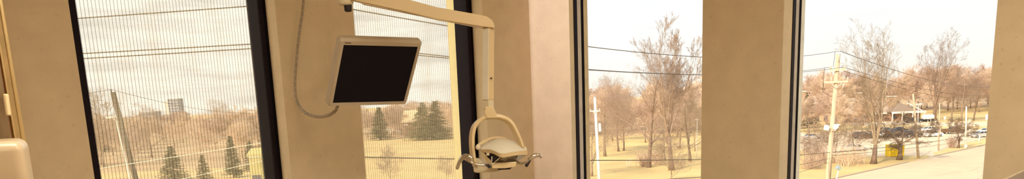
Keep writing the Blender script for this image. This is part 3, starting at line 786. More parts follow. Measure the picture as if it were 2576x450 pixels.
# fourth window
hero('vase', 2197, 412, 128, 'large many-stemmed bare tree on verge right of the wooden utility pole', 0.3, wide=1.0)
hero('low', 2262, 402, 294, 'low dark spreading bare tree in front of the yellow dumpster', 1.2, wide=1.75)
hero('low', 2411, 372, 302, 'small dark bare tree on grass island beside the white lamp pole', 2.6, wide=1.2)
hero('vase', 2352, 303, 122, 'tall rounded bare tree behind the street, highest crown right of centre in fourth window', 4.1, wide=0.95)
hero('wide', 2394, 303, 210, 'thick-trunked bare tree on far lawn between the tan and white poles', 1.0)
hero('wide', 2418, 304, 190, 'bare tree on far lawn just left of the white pole top', 2.2)
hero('oak', 2449, 303, 205, 'bare tree on far lawn right of the white pole', 3.4)
hero('oak', 2036, 362, 262, 'bare tree by parking lot at the left edge of the fourth window', 5.1)
hero('young', 2100, 405, 296, 'thin bare tree on verge just right of the wooden utility pole', 0.2, wide=1.3)
hero('young', 2150, 402, 288, 'thin bare tree between utility pole and many-stemmed tree', 2.0, wide=1.3)
hero('young', 2062, 408, 318, 'twiggy bare tree on verge just left of the wooden utility pole', 4.4, wide=1.3)
hero('young', 2026, 420, 345, 'twiggy low tree in the lower left corner of the fourth window', 3.0, wide=1.4)
# first and second window
hero('young', 262, 420, 238, 'bare tree behind the thin white street lamp in the leftmost window', 1.0, wide=1.2)
hero('oak', 382, 396, 276, 'pale bare tree in the middle of the leftmost window', 2.0)
hero('wide', 545, 330, 262, 'wide bare crown on the skyline right of middle in leftmost window', 2.0)
hero('young', 966, 452, 372, 'thin sapling in the field, lower left of the second window', 0.5, d=118)
hero('young', 1112, 452, 396, 'thin sapling in the field, lower right of the second window', 1.5, d=118)

# brush clumps
def bush(px, py, w_, h_, label, seed, name='bare_bush'):
    at = G(px, py); r = random.Random(seed); m = MB()
    for k in range(int(60)):
        a_ = r.uniform(0, 2 * math.pi); p0 = Vector((r.gauss(0, w_ * .16), r.gauss(0, w_ * .16), -.05)); t_ = r.uniform(.1, .75)
        d_ = Vector((math.cos(a_) * math.sin(t_), math.sin(a_) * math.sin(t_), math.cos(t_))); ln_ = h_ * r.uniform(.6, 1.1)
        p1 = p0 + d_ * ln_ * .5; p2 = p1 + (d_ + Vector((r.gauss(0, .25), r.gauss(0, .25), .2))).normalized() * ln_ * .5
        m.tube([p0, p1, p2], [.035, .025, .014], 3, cap=False)
        for j in range(5):
            q0 = p0.lerp(p1, r.uniform(.4, 1)) if j < 2 else p1.lerp(p2, r.random())
            q1 = q0 + Vector((r.gauss(0, 1), r.gauss(0, 1), abs(r.gauss(0, 1)))).normalized() * ln_ * .28
            m.tube([q0, q1], [.02, .012], 3, cap=False)
    o = obj(name, m, TWIG, fix=False); o.location = at
    return tag(o, label, 'bush')
bush(1617, 419, 2.4, 3.2, 'bare multi-stemmed bush left of the trunk with the long low limb', 1)
bush(1650, 413, 4, 2.4, 'low twiggy brush right of the multi-stemmed bush on the lawn', 2)
bush(2160, 412, 4, 3.2, 'twiggy reddish bush at the foot of the many-stemmed tree', 3)
bush(2125, 418, 4, 3.4, 'twiggy bush on verge between utility pole and many-stemmed tree', 4)
bush(2040, 424, 5, 3.2, 'twiggy bush on verge left of the utility pole foot', 5)
bush(2080, 410, 5, 3.6, 'twiggy bush directly behind the wooden utility pole', 6)
bush(2395, 372, 2.2, 2.6, 'low twiggy bush under the small dark tree on the island', 7)

# evergreens
def conifer_meshes(seed, dens=1.0, r_base=0.30, droop=.25):
    r = random.Random(seed); T = MB(); B = MB()
    T.tube([(0, 0, -.1), (0, 0, 5), (0, 0, 10)], [.2, .12, .02], 7)
    z = 0.8
    while z < 9.8:
        k_ = (1 - z / 10) ** 0.85; R_ = 10 * r_base * k_ + .15
        for j in range(int(9 * dens) + 3):
            a_ = r.uniform(0, 2 * math.pi); l_ = R_ * r.uniform(.65, 1.1)
            d_ = Vector((math.cos(a_), math.sin(a_), 0)); s_ = Vector((-d_.y, d_.x, 0))
            p0 = Vector((0, 0, z + r.uniform(-.15, .15))); p1 = p0 + d_ * l_ * .6 + Vector((0, 0, -.08 * l_)); p2 = p0 + d_ * l_ + Vector((0, 0, -droop * l_ + .15))
            B.tube([p0, p1, p2], [.04, .03, .012], 3, cap=False)
            for q in range(int(7 * dens) + int(l_ * 5)):
                t_ = r.uniform(.2, 1); c_ = p0.lerp(p1, t_ / .6) if t_ < .6 else p1.lerp(p2, (t_ - .6) / .4)
                sd_ = r.choice((-1, 1)); e_ = c_ + (d_ * r.uniform(.1, .5) + s_ * sd_ * r.uniform(.2, .6)) * (.35 + .25 * l_ * (1 - t_)) + Vector((0, 0, r.uniform(-.2, .12)))
                n_ = Vector((r.gauss(0, .4), r.gauss(0, .4), 1)).normalized(); ww = (e_ - c_).cross(n_).normalized() * r.uniform(.05, .1)
                B.add([c_ - ww, c_ + ww, e_ + ww * .4, e_ - ww * .4], [(0, 1, 2, 3)])
        z += .42
    a_, b_ = T.mesh('trunk'), B.mesh('foliage'); a_.materials.append(BARKD); b_.materials.append(NEEDLE)
    return a_, b_
CON = [conifer_meshes(1, 1.5), conifer_meshes(2, 1.6, .22, .1), conifer_meshes(3, 1.4, .36, .3)]
def conifer(k, px, py, ytop, label, d=None, wide=1.0, group=None):
    at = G(px, py) if d is None else L(side(px, d), d)
    root = local_thing('evergreen_tree', label, 'evergreen', at, group); h = height_at(px, ytop, at)
    root.scale = (h / 10 * wide, h / 10 * wide, h / 10); root.rotation_euler.z = px
    obj('trunk', CON[k][0], None, root, fix=False); obj('foliage', CON[k][1], None, root, fix=False)
conifer(2, 441, 470, 366, 'widest dark evergreen at the bottom of the leftmost window', wide=1.5)
conifer(0, 516, 462, 388, 'dark evergreen standing second from the left in the leftmost window', wide=1.35)
conifer(1, 589, 446, 340, 'narrow evergreen left of the olive cabin in the leftmost window', wide=1.25)
conifer(0, 634, 430, 352, 'evergreen partly behind the olive cabin in the leftmost window', wide=1.25)
conifer(1, 262, 382, 300, 'dark evergreen behind the street lamp in the leftmost window', wide=1.3)
conifer(2, 1068, 352, 256, 'dark evergreen with broad top on the far field edge', wide=1.7)
conifer(0, 1100, 350, 252, 'dark pointed evergreen at right of the broad one on the far field edge', wide=1.7)
conifer(2, 1090, 349, 282, 'short dark evergreen between the two taller ones on the far field edge', wide=2.2)
conifer(1, 958, 352, 268, 'narrow evergreen at the left end of the far field edge', wide=1.8)
conifer(2, 1716, 330, 226, 'dark evergreen rising out of the woods behind the tallest bare tree')
conifer(2, 2030, 322, 232, 'evergreen beside the far house at left of the fourth window', wide=1.2)

# woods in the distance
rw = random.Random(77); spots = []
def woods(az0, az1, d0, d1, n, h0, h1, label, group, gap):
    c = 0; tries = 0
    while c < n and tries < 6000:
        tries += 1
        d = math.sqrt(rw.uniform(d0 * d0, d1 * d1)); a_ = math.radians(rw.uniform(az0, az1)); r_ = math.tan(a_) * d
        if any((r_ - x) ** 2 + (d - y) ** 2 < gap * gap for x, y in spots): continue
        spots.append((r_, d)); c += 1
        far_h = rw.uniform(h0, h1)
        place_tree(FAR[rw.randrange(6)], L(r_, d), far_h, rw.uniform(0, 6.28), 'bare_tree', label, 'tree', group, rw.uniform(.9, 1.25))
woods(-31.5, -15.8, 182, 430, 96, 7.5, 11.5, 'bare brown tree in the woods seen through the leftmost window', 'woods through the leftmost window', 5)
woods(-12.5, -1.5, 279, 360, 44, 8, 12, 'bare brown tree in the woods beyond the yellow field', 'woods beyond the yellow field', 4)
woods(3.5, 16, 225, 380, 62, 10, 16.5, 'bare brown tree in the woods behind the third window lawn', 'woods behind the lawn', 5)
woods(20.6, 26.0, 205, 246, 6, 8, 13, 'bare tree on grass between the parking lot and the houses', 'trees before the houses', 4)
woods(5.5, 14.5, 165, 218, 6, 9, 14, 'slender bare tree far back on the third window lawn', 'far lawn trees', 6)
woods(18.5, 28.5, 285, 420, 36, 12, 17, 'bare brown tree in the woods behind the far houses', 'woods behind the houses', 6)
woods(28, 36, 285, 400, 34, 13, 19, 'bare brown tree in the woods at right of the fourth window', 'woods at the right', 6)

# ---------------------------------------------------------- poles and wires
def vpole(name, label, px_top, y_top, px_b, d, r0, r1, m, cat='utility pole', foot=None):
    top = P(px_top, y_top, d)
    ft = foot or L(side(px_b, d), d)
    t = thing(name, label, cat, ft)
    axis = (top - ft)
    obj('pole', MB().tube([ft - Vector((0, 0, .3)), ft + axis * .5, top], [r0, (r0 + r1) / 2, r1], 12), m, t)
    return t, ft, top
def arm(t, c, wdir, half, m=None, ins=(), th=0.11, ih=0.22):
    wdir = wdir.normalized()
    o = obj('crossarm', MB().sweep([c - wdir * half, c + wdir * half], UP, 0.10, th), m or POLE, t)
    for s_ in ins:
        q_ = c + wdir * s_ + UP * th * .5
        obj('insulator', MB().lathe(q_, UP, [(0, .03), (.05, .06), (.09, .035), (.13, .06), (.17, .03), (ih, .025)], 10), INSUL, t)
    return o
def wire(label, a_, b_, sag, r=0.011, m=None, name='power_line', group=None):
    pts = []
    for k in range(33):
        t_ = k / 32; p_ = a_.lerp(b_, t_); p_.z -= 4 * sag * t_ * (1 - t_); pts.append(p_)
    return tag(obj(name, MB().tube(pts, r, 6), m or WIREM), label, 'wire', group)

D4 = 45.0
t4, f4, top4 = vpole('utility_pole', 'weathered wooden utility pole with two crossarms left in the fourth window', 2109, 136, 2082, D4, .17, .12, POLE, foot=P(2052, 800, D4))
f4.z = GROUND
wd4 = RIGHT
c4a, c4b = P(2104, 176, D4), P(2101, 206, D4)
arm(t4, c4a - AHEAD * .15, wd4, .48, PALE, (-.42, .42))
arm(t4, c4b - AHEAD * .15, wd4, .70, PALE, (-.66, -.3, .4, .66))
obj('pole_cap', MB().tube([top4 - UP * .45 - AHEAD * .13, top4 + UP * .22 - AHEAD * .1], .045, 8), STEEL, t4)
br4 = MB()
for s_ in (-1, 1): br4.sweep([c4b + wd4 * s_ * .4 - AHEAD * .2, c4b - UP * .38 - AHEAD * .17], AHEAD, .05, .03)
obj('arm_brace', br4, STEEL, t4)
obj('fuse_cutout', MB().tube([c4b + wd4 * .45 - UP * .1 - AHEAD * .2, c4b + wd4 * .36 - UP * .38 - AHEAD * .25], .05, 8), INSUL, t4)
obj('jumper_wire', MB().tube(spline([c4b - wd4 * .66, c4b - wd4 * .72 - UP * .5, P(2085, 240, D4 - .2), P(2093, 243, D4 - .2)], 6), .014, 5), WIREM, t4)
obj('jumper_wire', MB().tube(spline([P(2107, 243, D4 - .2), P(2117, 240, D4 - .2), P(2123, 230, D4 - .2), c4b + wd4 * .5 - UP * .1], 6), .014, 5), WIREM, t4)
obj('jumper_wire', MB().tube(spline([P(2101, 129, D4), P(2099, 145, D4), P(2096, 168, D4)], 6), .012, 5), WIREM, t4)
obj('jumper_wire', MB().tube(spline([P(2075, 170, D4), P(2071, 195, D4), P(2070, 230, D4)], 6), .014, 5), WIREM, t4)
cpa = P(2100, 240, D4 - .17); 
obj('riser_conduit', MB().tube([P(2103, 235, D4 - .05), P(2098, 300, D4 - .05), P(2088, 452, D4 - .05), Vector((f4.x + .15 * RIGHT.x, f4.y + .15 * RIGHT.y, GROUND))], .035, 6), POLED, t4)
obj('terminal_box', MB().prism([P(x_, y_, D4 - .3) for x_, y_ in ((2080, 314), (2088, 317), (2085, 329), (2077, 327))], AHEAD * .35), WHITEB, t4, bevel=.02)
obj('terminal_box', MB().prism([P(x_, y_, D4 - .3) for x_, y_ in ((2100, 313), (2113, 312), (2109, 321), (2103, 327), (2098, 324))], AHEAD * .35), WHITEB, t4, bevel=.02)
obj('box_bracket', MB().sweep([P(2092, 327, D4 - .25), P(2103, 328, D4 - .25)], AHEAD, .05, .05), STEEL, t4)

# pole hidden behind the pier between the two left windows, carrying the same lines
D1 = 15.2
p1t = P(781, 4, D1); f1 = L(side(812, D1), D1)
t1 = thing('utility_pole', 'wooden utility pole behind the wall pier between the two left windows', 'utility pole', f1)
obj('pole', MB().tube([f1 - UP * .3, p1t - UP * .12], [.16, .11], 12), POLE, t1)
arm(t1, P(781, 112, D1), (RIGHT + AHEAD * -.3), .5, PALE, (-.42, .42))
w1 = thing  # (kept short)
z1 = lambda y_: P(781, y_, D1)
LEFT = lambda dz, y_: L(-30, D1 + .5) * 0 + loc2w(-30, D1 + .5, z1(y_).z - EYE + dz)
e4 = P(2112, 128, D4)
wire('highest single wire crossing the leftmost window', z1(4), LEFT(-0.35, 4), .12, .011)
wire('upper of the two close wires crossing the leftmost window', z1(102), LEFT(-0.06, 102), .1)
wire('lower of the two close wires crossing the leftmost window', z1(113), LEFT(-0.14, 113), .1)
wire('single wire crossing the sky in the second, third and fourth windows', z1(4), e4, .72, .012)
wire('upper wire of the close pair in the third window sky', z1(102), P(2087, 169, D4), .55, .011)
wire('lower wire of the close pair in the third window sky', z1(110), P(2120, 169, D4 - .1), .53, .011)
wire('pale cable crossing brown woods in the leftmost window', z1(340), LEFT(-2.6, 340), .12, .007, WIREL, 'telephone_cable')
wire('lower pale cable in the right half of the leftmost window', z1(378), LEFT(-4.2, 378), .12, .006, WIREL, 'telephone_cable')
wire('thick dark cable sagging in front of trees across the third window', z1(392), P(2089, 383, D4), .25, .015, None, 'telephone_cable')
wire('lower dark cable crossing the lawn in the third window', z1(452), P(2087, 398, D4), .55, .013, None, 'telephone_cable')
wire('lowest thin cable at the bottom of the third window', z1(480), P(2086, 408, D4), .9, .011, None, 'telephone_cable')
E5 = lambda z_: loc2w(112, 160, z_)
wire('single wire descending right from the utility pole top', e4, E5(1.2), 2.6, .016)
wire('upper wire descending right from the pole upper crossarm', P(2120, 168, D4), E5(-1.0), 2.2, .013)
wire('lower wire descending right from the pole upper crossarm', P(2122, 178, D4), E5(-2.2), 2.2, .013)
wire('dark cable running right from the utility pole above the road verge', P(2096, 383, D4), E5(-8.6), .9, .022, None, 'telephone_cable')
wire('thin cable just below the dark cable right of the utility pole', P(2095, 391, D4), E5(-9.6), .9, .014, None, 'telephone_cable')

# other poles
t3, f3, top3 = vpole('utility_pole', 'pale sunlit utility pole with one crossarm left in the third window', 1496, 244, 1508, 80, .19, .13, POLEW)
arm(t3, P(1497, 279, 79.7), RIGHT, .55, POLEW, (-.5, .5))
obj('arm_brace', MB().sweep([P(1491, 280, 79.6), P(1497.5, 287, 79.6), P(1503, 280, 79.6)], AHEAD, .06, .04), POLEW, t3)
obj('terminal_box', MB().prism([P(x_, y_, 79.5) for x_, y_ in ((1506, 310), (1511, 310), (1512, 330), (1507, 331))], AHEAD * .25), WHITEB, t3)
t0, f0, top0 = vpole('utility_pole', 'leaning dark-topped utility pole behind the street lamp in the leftmost window', 284, 232, 330, 60, .22, .2, POLED, foot=L(side(342, 60), 60))
obj('pole_peg', MB().tube([P(278, 225, 60), P(286, 246, 59.8)], .05, 6), POLED, t0)
wire('thin wire descending right from the dark-topped pole', P(279, 225, 60), loc2w(side(760, 150), 150, .9), 2.0, .018)
wire('thin wire running left from the dark-topped pole', P(279, 225, 60), loc2w(side(60, 44), 44, 1.1), .1, .016)
tl, fl, topl = vpole('street_lamp', 'thin white street lamp with forked head in the leftmost window', 293, 308, 322, 62, .075, .05, POLEW, 'street lamp')
for x_ in (281, 300): obj('bracket_arm', MB().tube(spline([P(294, 312, 62), P(291 if x_ < 290 else 297, 302, 62), P(x_, 297, 62)], 4), .04, 6), POLEW, tl)
obj('lamp_head', MB().sweep([P(270, 296, 62), P(286, 294, 62)], AHEAD, .14, .3), POLEW, tl)
obj('lamp_head', MB().sweep([P(290, 294, 62), P(302, 293, 62)], AHEAD, .14, .3), POLEW, tl)
tb, fb, topb = vpole('utility_pole', 'leaning brown wooden pole on verge right of the yellow dumpster', 2297, 236, 2311, depth_of(G(2311, 398)), .22, .14, POLE, foot=G(2311, 398))
arm(tb, P(2299, 252, depth_of(fb)), RIGHT + AHEAD * .2, 1.1, POLE, (-.9, .9))
ta, fa, topa = vpole('lamp_pole', 'thin tan pole standing at the tip of the grass island', 2364, 259, 2361, depth_of(G(2361, 379)), .14, .1, POLE, 'pole', foot=G(2361, 379))
tw_, fw, topw = vpole('lamp_pole', 'white metal pole beside the small dark tree on the island', 2431, 268, 2429, depth_of(G(2429, 373)), .16, .12, POLEW, 'pole', foot=G(2429, 373))
obj('base_cover', MB().lathe(fw, UP, [(0, .3), (.6, .28), (.7, .17)], 12), POLEW, tw_)
th_, fh, toph = vpole('parking_lamp', 'parking lamp with flat pale head beside the brown wooden pole', 2310, 264, 2308, depth_of(G(2309, 332)), .11, .08, POLEW, 'street lamp', foot=G(2309, 332))
obj('lamp_head', MB().sweep([P(2305, 263, depth_of(fh)), P(2319, 261, depth_of(fh))], AHEAD, .3, .7), POLEW, th_, bevel=.05)
ts, fs_, tops = vpole('street_lamp', 'thin pale lamp post on far lawn near the right edge of the third window', 1754, 300, 1752, depth_of(G(1752, 398)), .1, .07, POLEW, 'street lamp', foot=G(1752, 398))
obj('lamp_head', MB().sweep([P(1751, 301, depth_of(fs_)), P(1757, 300, depth_of(fs_))], AHEAD, .2, .4), POLEW, ts)
# small signs
def sign(px, ytop, py, w_px, h_px, label, m, name='road_sign', r=.05, cat='sign', roundd=False):
    at = G(px, py); d = depth_of(at); t = thing(name, label, cat, at)
    obj('post', MB().tube([at, P(px, ytop + h_px * .5, d)], r, 8), POLEW, t)
    a_, b_ = P(px - w_px / 2, ytop, d - .06), P(px + w_px / 2, ytop + h_px, d - .06)
    hv = UP * (a_.z - b_.z); wv = RIGHT * ((b_ - a_).dot(RIGHT))
    obj('sign_plate', MB().prism([a_, a_ + wv, a_ + wv - hv, a_ - hv], AHEAD * .04), m, t)
sign(2377, 293, 309, 4.5, 6, 'small white square sign on post behind the far street', WHITEB)
sign(2439, 300, 309, 4.5, 6, 'small pale sign on post right of the white pole, far lawn', PALE)
sign(2483, 288, 310, 6, 13, 'tall white sign at the right edge of the fourth window', WHITEB)
sign(2354, 304, 311, 4, 3.5, 'tiny white sign board on the far grass strip', WHITEB)
bo = G(2463, 361); tag(obj('marker_post', MB().lathe(bo, UP, [(0, .16), (1.45, .15), (1.55, .1)], 10), POLEW), 'white marker post on the grass island in front of the silver car', 'post')
bo = G(2447, 366); tag(obj('marker_post', MB().lathe(bo, UP, [(0, .07), (1.1, .07), (1.15, .04)], 8), POLEW), 'thin short marker post left of the white one on the island', 'post')
lt = L(side(2108, 92), 92); tt_ = thing('traffic_sign_post', 'thin post with blue-grey hood beside the road, right of the utility pole', 'signal post', lt)
obj('post', MB().tube([lt, P(2110, 425, 92)], .08, 8), POLEW, tt_)
obj('hood', MB().prism([P(x_, y_, 91.7) for x_, y_ in ((2103, 425), (2107, 418), (2113, 416), (2117, 423), (2114, 427))], AHEAD * .5), SIGNB, tt_, bevel=.05)
for k, px in enumerate((1580, 1585)):
    bo = G(px, 420); tag(obj('marker_stake', MB().tube([bo, bo + UP * (1.5 if k else 1.1) + RIGHT * (-.25 if k == 0 else 0)], .06, 6), POLEW), ('leaning white stake' if k == 0 else 'upright white stake') + ' on lawn left of the bare bush', 'stake')
for k, (px, py) in enumerate(((2014, 345), (2019, 344), (2296, 324), (2341, 310))):
    bo = G(px, py); tag(obj('bollard', MB().lathe(bo, UP, [(0, .1), (1.1, .1), (1.2, .05)], 8), POLEW), ['left white bollard of the pair at the lot edge, far left of fourth window', 'right white bollard of the pair at the lot edge, far left of fourth window', 'white bollard by the grass strip below the pickup', 'white bollard on grass near the white tank trailer'][k], 'bollard')

# dumpster
ya = G(2256, 395); yd = thing('dumpster', 'yellow dumpster behind the low dark tree', 'dumpster', ya)
yb_ = MB(); yb_.prism([ya + RIGHT * x_ + UP * z_ for x_, z_ in ((-1.25, .15), (1.25, .15), (1.25, 2.1), (-1.25, 2.1))], AHEAD * 1.8)
obj('bin', yb_, YELLOW, yd, bevel=.03)
for x_ in (-1.2, -.6, 0, .6, 1.2): obj('rib', MB().prism([ya + RIGHT * (x_ - .05) + UP * .15 - AHEAD * .06, ya + RIGHT * (x_ + .05) + UP * .15 - AHEAD * .06, ya + RIGHT * (x_ + .05) + UP * 2.05 - AHEAD * .06, ya + RIGHT * (x_ - .05) + UP * 2.05 - AHEAD * .06], AHEAD * .06), YELLOW, yd)
obj('lid', MB().prism([ya + RIGHT * x_ + AHEAD * y_ + UP * 2.1 for x_, y_ in ((-1.3, -.08), (.5, -.08), (.5, 1.85), (-1.3, 1.85))], UP * .08), YELLOW, yd)
obj('skid', MB().prism([ya + RIGHT * x_ + AHEAD * .1 for x_ in (-1.2, 1.2)] + [ya + RIGHT * x_ + AHEAD * 1.7 for x_ in (1.2, -1.2)], UP * .15), CONC, yd)

# ------------------------------------------------------------------- cars
CARM = {}
def car_parts(kind):
    if kind in CARM: return CARM[kind]
    Ln, Wd = {'sedan': (4.7, 1.8), 'suv': (4.7, 1.9), 'pickup': (5.5, 1.95)}[kind]
    hw_ = Wd / 2
    # side outlines: lower body then glasshouse, x along the car, nose at +x
    if kind == 'sedan':
        low = [(-2.35, .35), (-2.35, .75), (-2.2, .92), (-1.5, .97), (1.0, .93), (1.9, .82), (2.3, .66), (2.35, .4), (2.2, .24), (-2.2, .24)]
        cab = [(-1.65, .95), (-.95, 1.40), (.25, 1.42), (1.15, .92)]
    elif kind == 'suv':
        low = [(-2.35, .4), (-2.35, 1.0), (-2.25, 1.08), (1.05, 1.06), (2.0, .98), (2.3, .8), (2.35, .45), (2.2, .28), (-2.2, .28)]
        cab = [(-2.2, 1.05), (-1.95, 1.66), (.1, 1.70), (1.05, 1.05)]
    else:
        low = [(-2.75, .5), (-2.75, 1.08), (-.6, 1.1), (1.3, 1.1), (2.4, 1.02), (2.72, .8), (2.75, .5), (2.6, .36), (-2.6, .36)]
        cab = [(-.75, 1.08), (-.55, 1.74), (.55, 1.76), (1.4, 1.08)]
    body = MB(); n_ = len(low)
    ring_ = lambda y_, k_: [(x_ * k_, y_, z_ if z_ < .5 else .5 + (z_ - .5) * (1 if abs(k_) == 1 else .96)) for x_, z_ in low]
    vs = ring_(-hw_, .97) + ring_(-hw_ * .86, 1) + ring_(hw_ * .86, 1) + ring_(hw_, .97)
    fs = [tuple(range(n_ - 1, -1, -1)), tuple(range(3 * n_, 4 * n_))]
    for i in range(3):
        for k in range(n_): fs.append((i * n_ + k, i * n_ + (k + 1) % n_, (i + 1) * n_ + (k + 1) % n_, (i + 1) * n_ + k))
    body.add(vs, fs)
    (x0, z0), (x1, z1_), (x2, z2), (x3, z3) = cab
    # roof slab and pillars belong to the body colour
    def lv(t): return hw_ * (.93 - .2 * t)
    rf = [(x1 - .05, z1_ - .07), (x1, z1_), (x2, z2), (x2 + .08, z2 - .07)]
    body.prism([(x_, -lv(1), z_) for x_, z_ in rf], (0, 2 * lv(1), 0))
    for (xa, za), (xb, zb_) in (((x0, z0), (x1, z1_)), ((x3, z3), (x2, z2)), (((x1 + x2) / 2 + .1, z0), ((x1 + x2) / 2 + .05, z1_))):
        for s_ in (-1, 1):
            body.sweep([(xa, s_ * lv(0), za - .02), (xb, s_ * lv(1), zb_ - .02)], (0, 1, 0), .10, .06)
    if kind == 'pickup':
        body.prism([(-2.7, -hw_ * .95, 1.08), (-.7, -hw_ * .95, 1.08), (-.7, -hw_ * .85, 1.08), (-2.7, -hw_ * .85, 1.08)], (0, 0, .12))
        body.prism([(-2.7, hw_ * .85, 1.08), (-.7, hw_ * .85, 1.08), (-.7, hw_ * .95, 1.08), (-2.7, hw_ * .95, 1.08)], (0, 0, .12))
    glass = MB()
    i_ = .96
    glass.add([(x0, -lv(0) * i_, z0), (x1, -lv(1) * i_, z1_ - .03), (x2, -lv(1) * i_, z2 - .03), (x3, -lv(0) * i_, z3), (x0, lv(0) * i_, z0), (x1, lv(1) * i_, z1_ - .03), (x2, lv(1) * i_, z2 - .03), (x3, lv(0) * i_, z3)],
              [(0, 1, 2, 3), (7, 6, 5, 4), (0, 4, 5, 1), (1, 5, 6, 2), (2, 6, 7, 3), (3, 7, 4, 0)])
    bme = body.mesh('body'); fixn(bme); gme = glass.mesh('windows'); fixn(gme); gme.materials.append(CARG)
    wx = {'sedan': 1.42, 'suv': 1.42, 'pickup': 1.75}[kind]; wr = .33 if kind == 'sedan' else .38
    ws = MB().lathe((0, 0, 0), (0, 1, 0), [(-.11, wr * .6), (-.11, wr * .94), (-.08, wr), (.08, wr), (.11, wr * .94), (.11, wr * .6)], 18).mesh('wheel'); ws.materials.append(TYRE)
    hb_ = MB().lathe((0, 0, 0), (0, 1, 0), [(-.125, wr * .3), (-.118, wr * .6), (.118, wr * .6), (.125, wr * .3)], 14).mesh('hubcap'); hb_.materials.append(HUB)
    hl = MB(); tlm = MB()
    xe = {'sedan': 2.27, 'suv': 2.27, 'pickup': 2.66}[kind]; zh = .68 if kind == 'sedan' else .86
    for s_ in (-1, 1):
        hl.box((xe - .12, s_ * hw_ * .72 - .16, zh - .07), (xe + .06, s_ * hw_ * .72 + .16, zh + .07))
        tlm.box((-xe - .09, s_ * hw_ * .72 - .16, zh), (-xe + .05, s_ * hw_ * .72 + .16, zh + .14))
    hm, tm = hl.mesh('headlights'), tlm.mesh('tail_lights'); hm.materials.append(SHELL); tm.materials.append(mat('tail_lamp_red', (.45, .03, .02), .3))
    CARM[kind] = (bme, gme, ws, hb_, hm, tm, wx, hw_ * .9, wr); return CARM[kind]
def car(kind, paint, px, py, yaw, label, name=None):
    at = G(px, py, 0.035)
    b_, g_, ws, hb_, hm, tm, wx, wy_, wr = car_parts(kind)
    root = local_thing(name or {'sedan': 'car', 'suv': 'suv', 'pickup': 'pickup_truck'}[kind], label, 'truck' if kind == 'pickup' else 'car', at)
    root.rotation_euler.z = math.radians(yaw - 45)
    key = b_.name + paint.name
    if key not in CARM:
        bb_ = b_.copy(); bb_.materials.append(paint); CARM[key] = bb_
    obj('body', CARM[key], None, root, fix=False); obj('windows', g_, None, root, fix=False)
    for sx in (-1, 1):
        for sy in (-1, 1):
            w_ = obj('wheel', ws, None, root, fix=False); w_.location = (sx * wx, sy * wy_, wr)
            obj('hubcap', hb_, None, w_, fix=False)
    obj('headlights', hm, None, root, fix=False); obj('tail_lights', tm, None, root, fix=False)
    return root
car('sedan', CARW, 2346, 343.5, 8, 'white sedan parked broadside in the front row behind the tan pole')
car('sedan', CARW, 2340, 331.5, 10, 'white car half hidden behind the broadside white sedan')
car('pickup', CARBR, 2398, 335.5, 6, 'dark brown pickup right of the white sedan')
car('sedan', CARS, 2466, 345, 184, 'silver sedan parked near the right edge of the fourth window')
car('sedan', CARW, 2487, 336, 10, 'pale car partly visible behind the silver sedan')
car('sedan', CARBL, 2308, 331, 12, 'blue-grey sedan parked left of the two white cars')
car('suv', CARD, 2294, 345, 8, 'dark car behind the brown wooden pole')
car('suv', CARD, 2252, 345.5, 12, 'dark vehicle behind the low dark tree trunk')
car('sedan', CARBL, 2228, 333, 10, 'blue-grey car behind the many-stemmed tree, rear row')
car('sedan', CARD, 2262, 332, 10, 'dark sedan in the rear row above the yellow dumpster')
car('sedan', CARW, 2205, 346, 8, 'white car seen through branches of the many-stemmed tree')
car('sedan', CARS, 2152, 380, 12, 'silver car glinting behind twigs left of the many-stemmed tree')
car('sedan', CARS, 2042, 350, 4, 'silver car parked left of the utility pole')
car('suv', CARD, 2170, 348, 10, 'dark car parked behind the many-stemmed tree trunk')
car('pickup', CARD, 2298, 308.5, 172, 'pickup parked in front of the porch house')
# white tank trailer
tk = G(2334, 306, .04); tt = thing('tank_trailer', 'white tank trailer parked right of the porch house', 'trailer', tk)
obj('tank', MB().lathe(tk + UP * 1.5 - RIGHT * 1.9, RIGHT, [(0, .3), (.15, .7), (.4, .9), (3.4, .9), (3.65, .7), (3.8, .3)], 18), WHITEB, tt)
obj('chassis', MB().prism([tk - RIGHT * 1.8 + UP * .5 - AHEAD * .7, tk + RIGHT * 1.8 + UP * .5 - AHEAD * .7, tk + RIGHT * 1.8 + UP * .5 + AHEAD * .7, tk - RIGHT * 1.8 + UP * .5 + AHEAD * .7], UP * .15), DARK, tt)
for s_ in (-1.1, 1.1):
    for y_ in (-.8, .8): obj('wheel', MB().lathe(tk + RIGHT * s_ + AHEAD * y_ + UP * .45, AHEAD, [(-.12, .3), (-.12, .45), (.12, .45), (.12, .3)], 14), TYRE, tt)

# -------------------------------------------------------------- buildings
def frame_at(o): return lambda x_, y_, z_: o + RIGHT * x_ + AHEAD * y_ + UP * z_
def bbox(fr, x0, x1, y0, y1, z0, z1_): return MB().prism([fr(x0, y0, z0), fr(x1, y0, z0), fr(x1, y1, z0), fr(x0, y1, z0)], UP * (z1_ - z0))
def hip(fr, x0, x1, y0, y1, z0, zr, inset0, inset1, ov=.5):
    ym = (y0 + y1) / 2
    a_ = [fr(x0 - ov, y0 - ov, z0), fr(x1 + ov, y0 - ov, z0), fr(x1 + ov, y1 + ov, z0), fr(x0 - ov, y1 + ov, z0), fr(x0 + inset0, ym, zr), fr(x1 - inset1, ym, zr)]
    b_ = [p - UP * .25 for p in a_[:4]]
    return MB().add(a_ + b_, [(0, 1, 5, 4), (1, 2, 5), (2, 3, 4, 5), (3, 0, 4), (6, 7, 1, 0), (7, 8, 2, 1), (8, 9, 3, 2), (9, 6, 0, 3), (9, 8, 7, 6)])
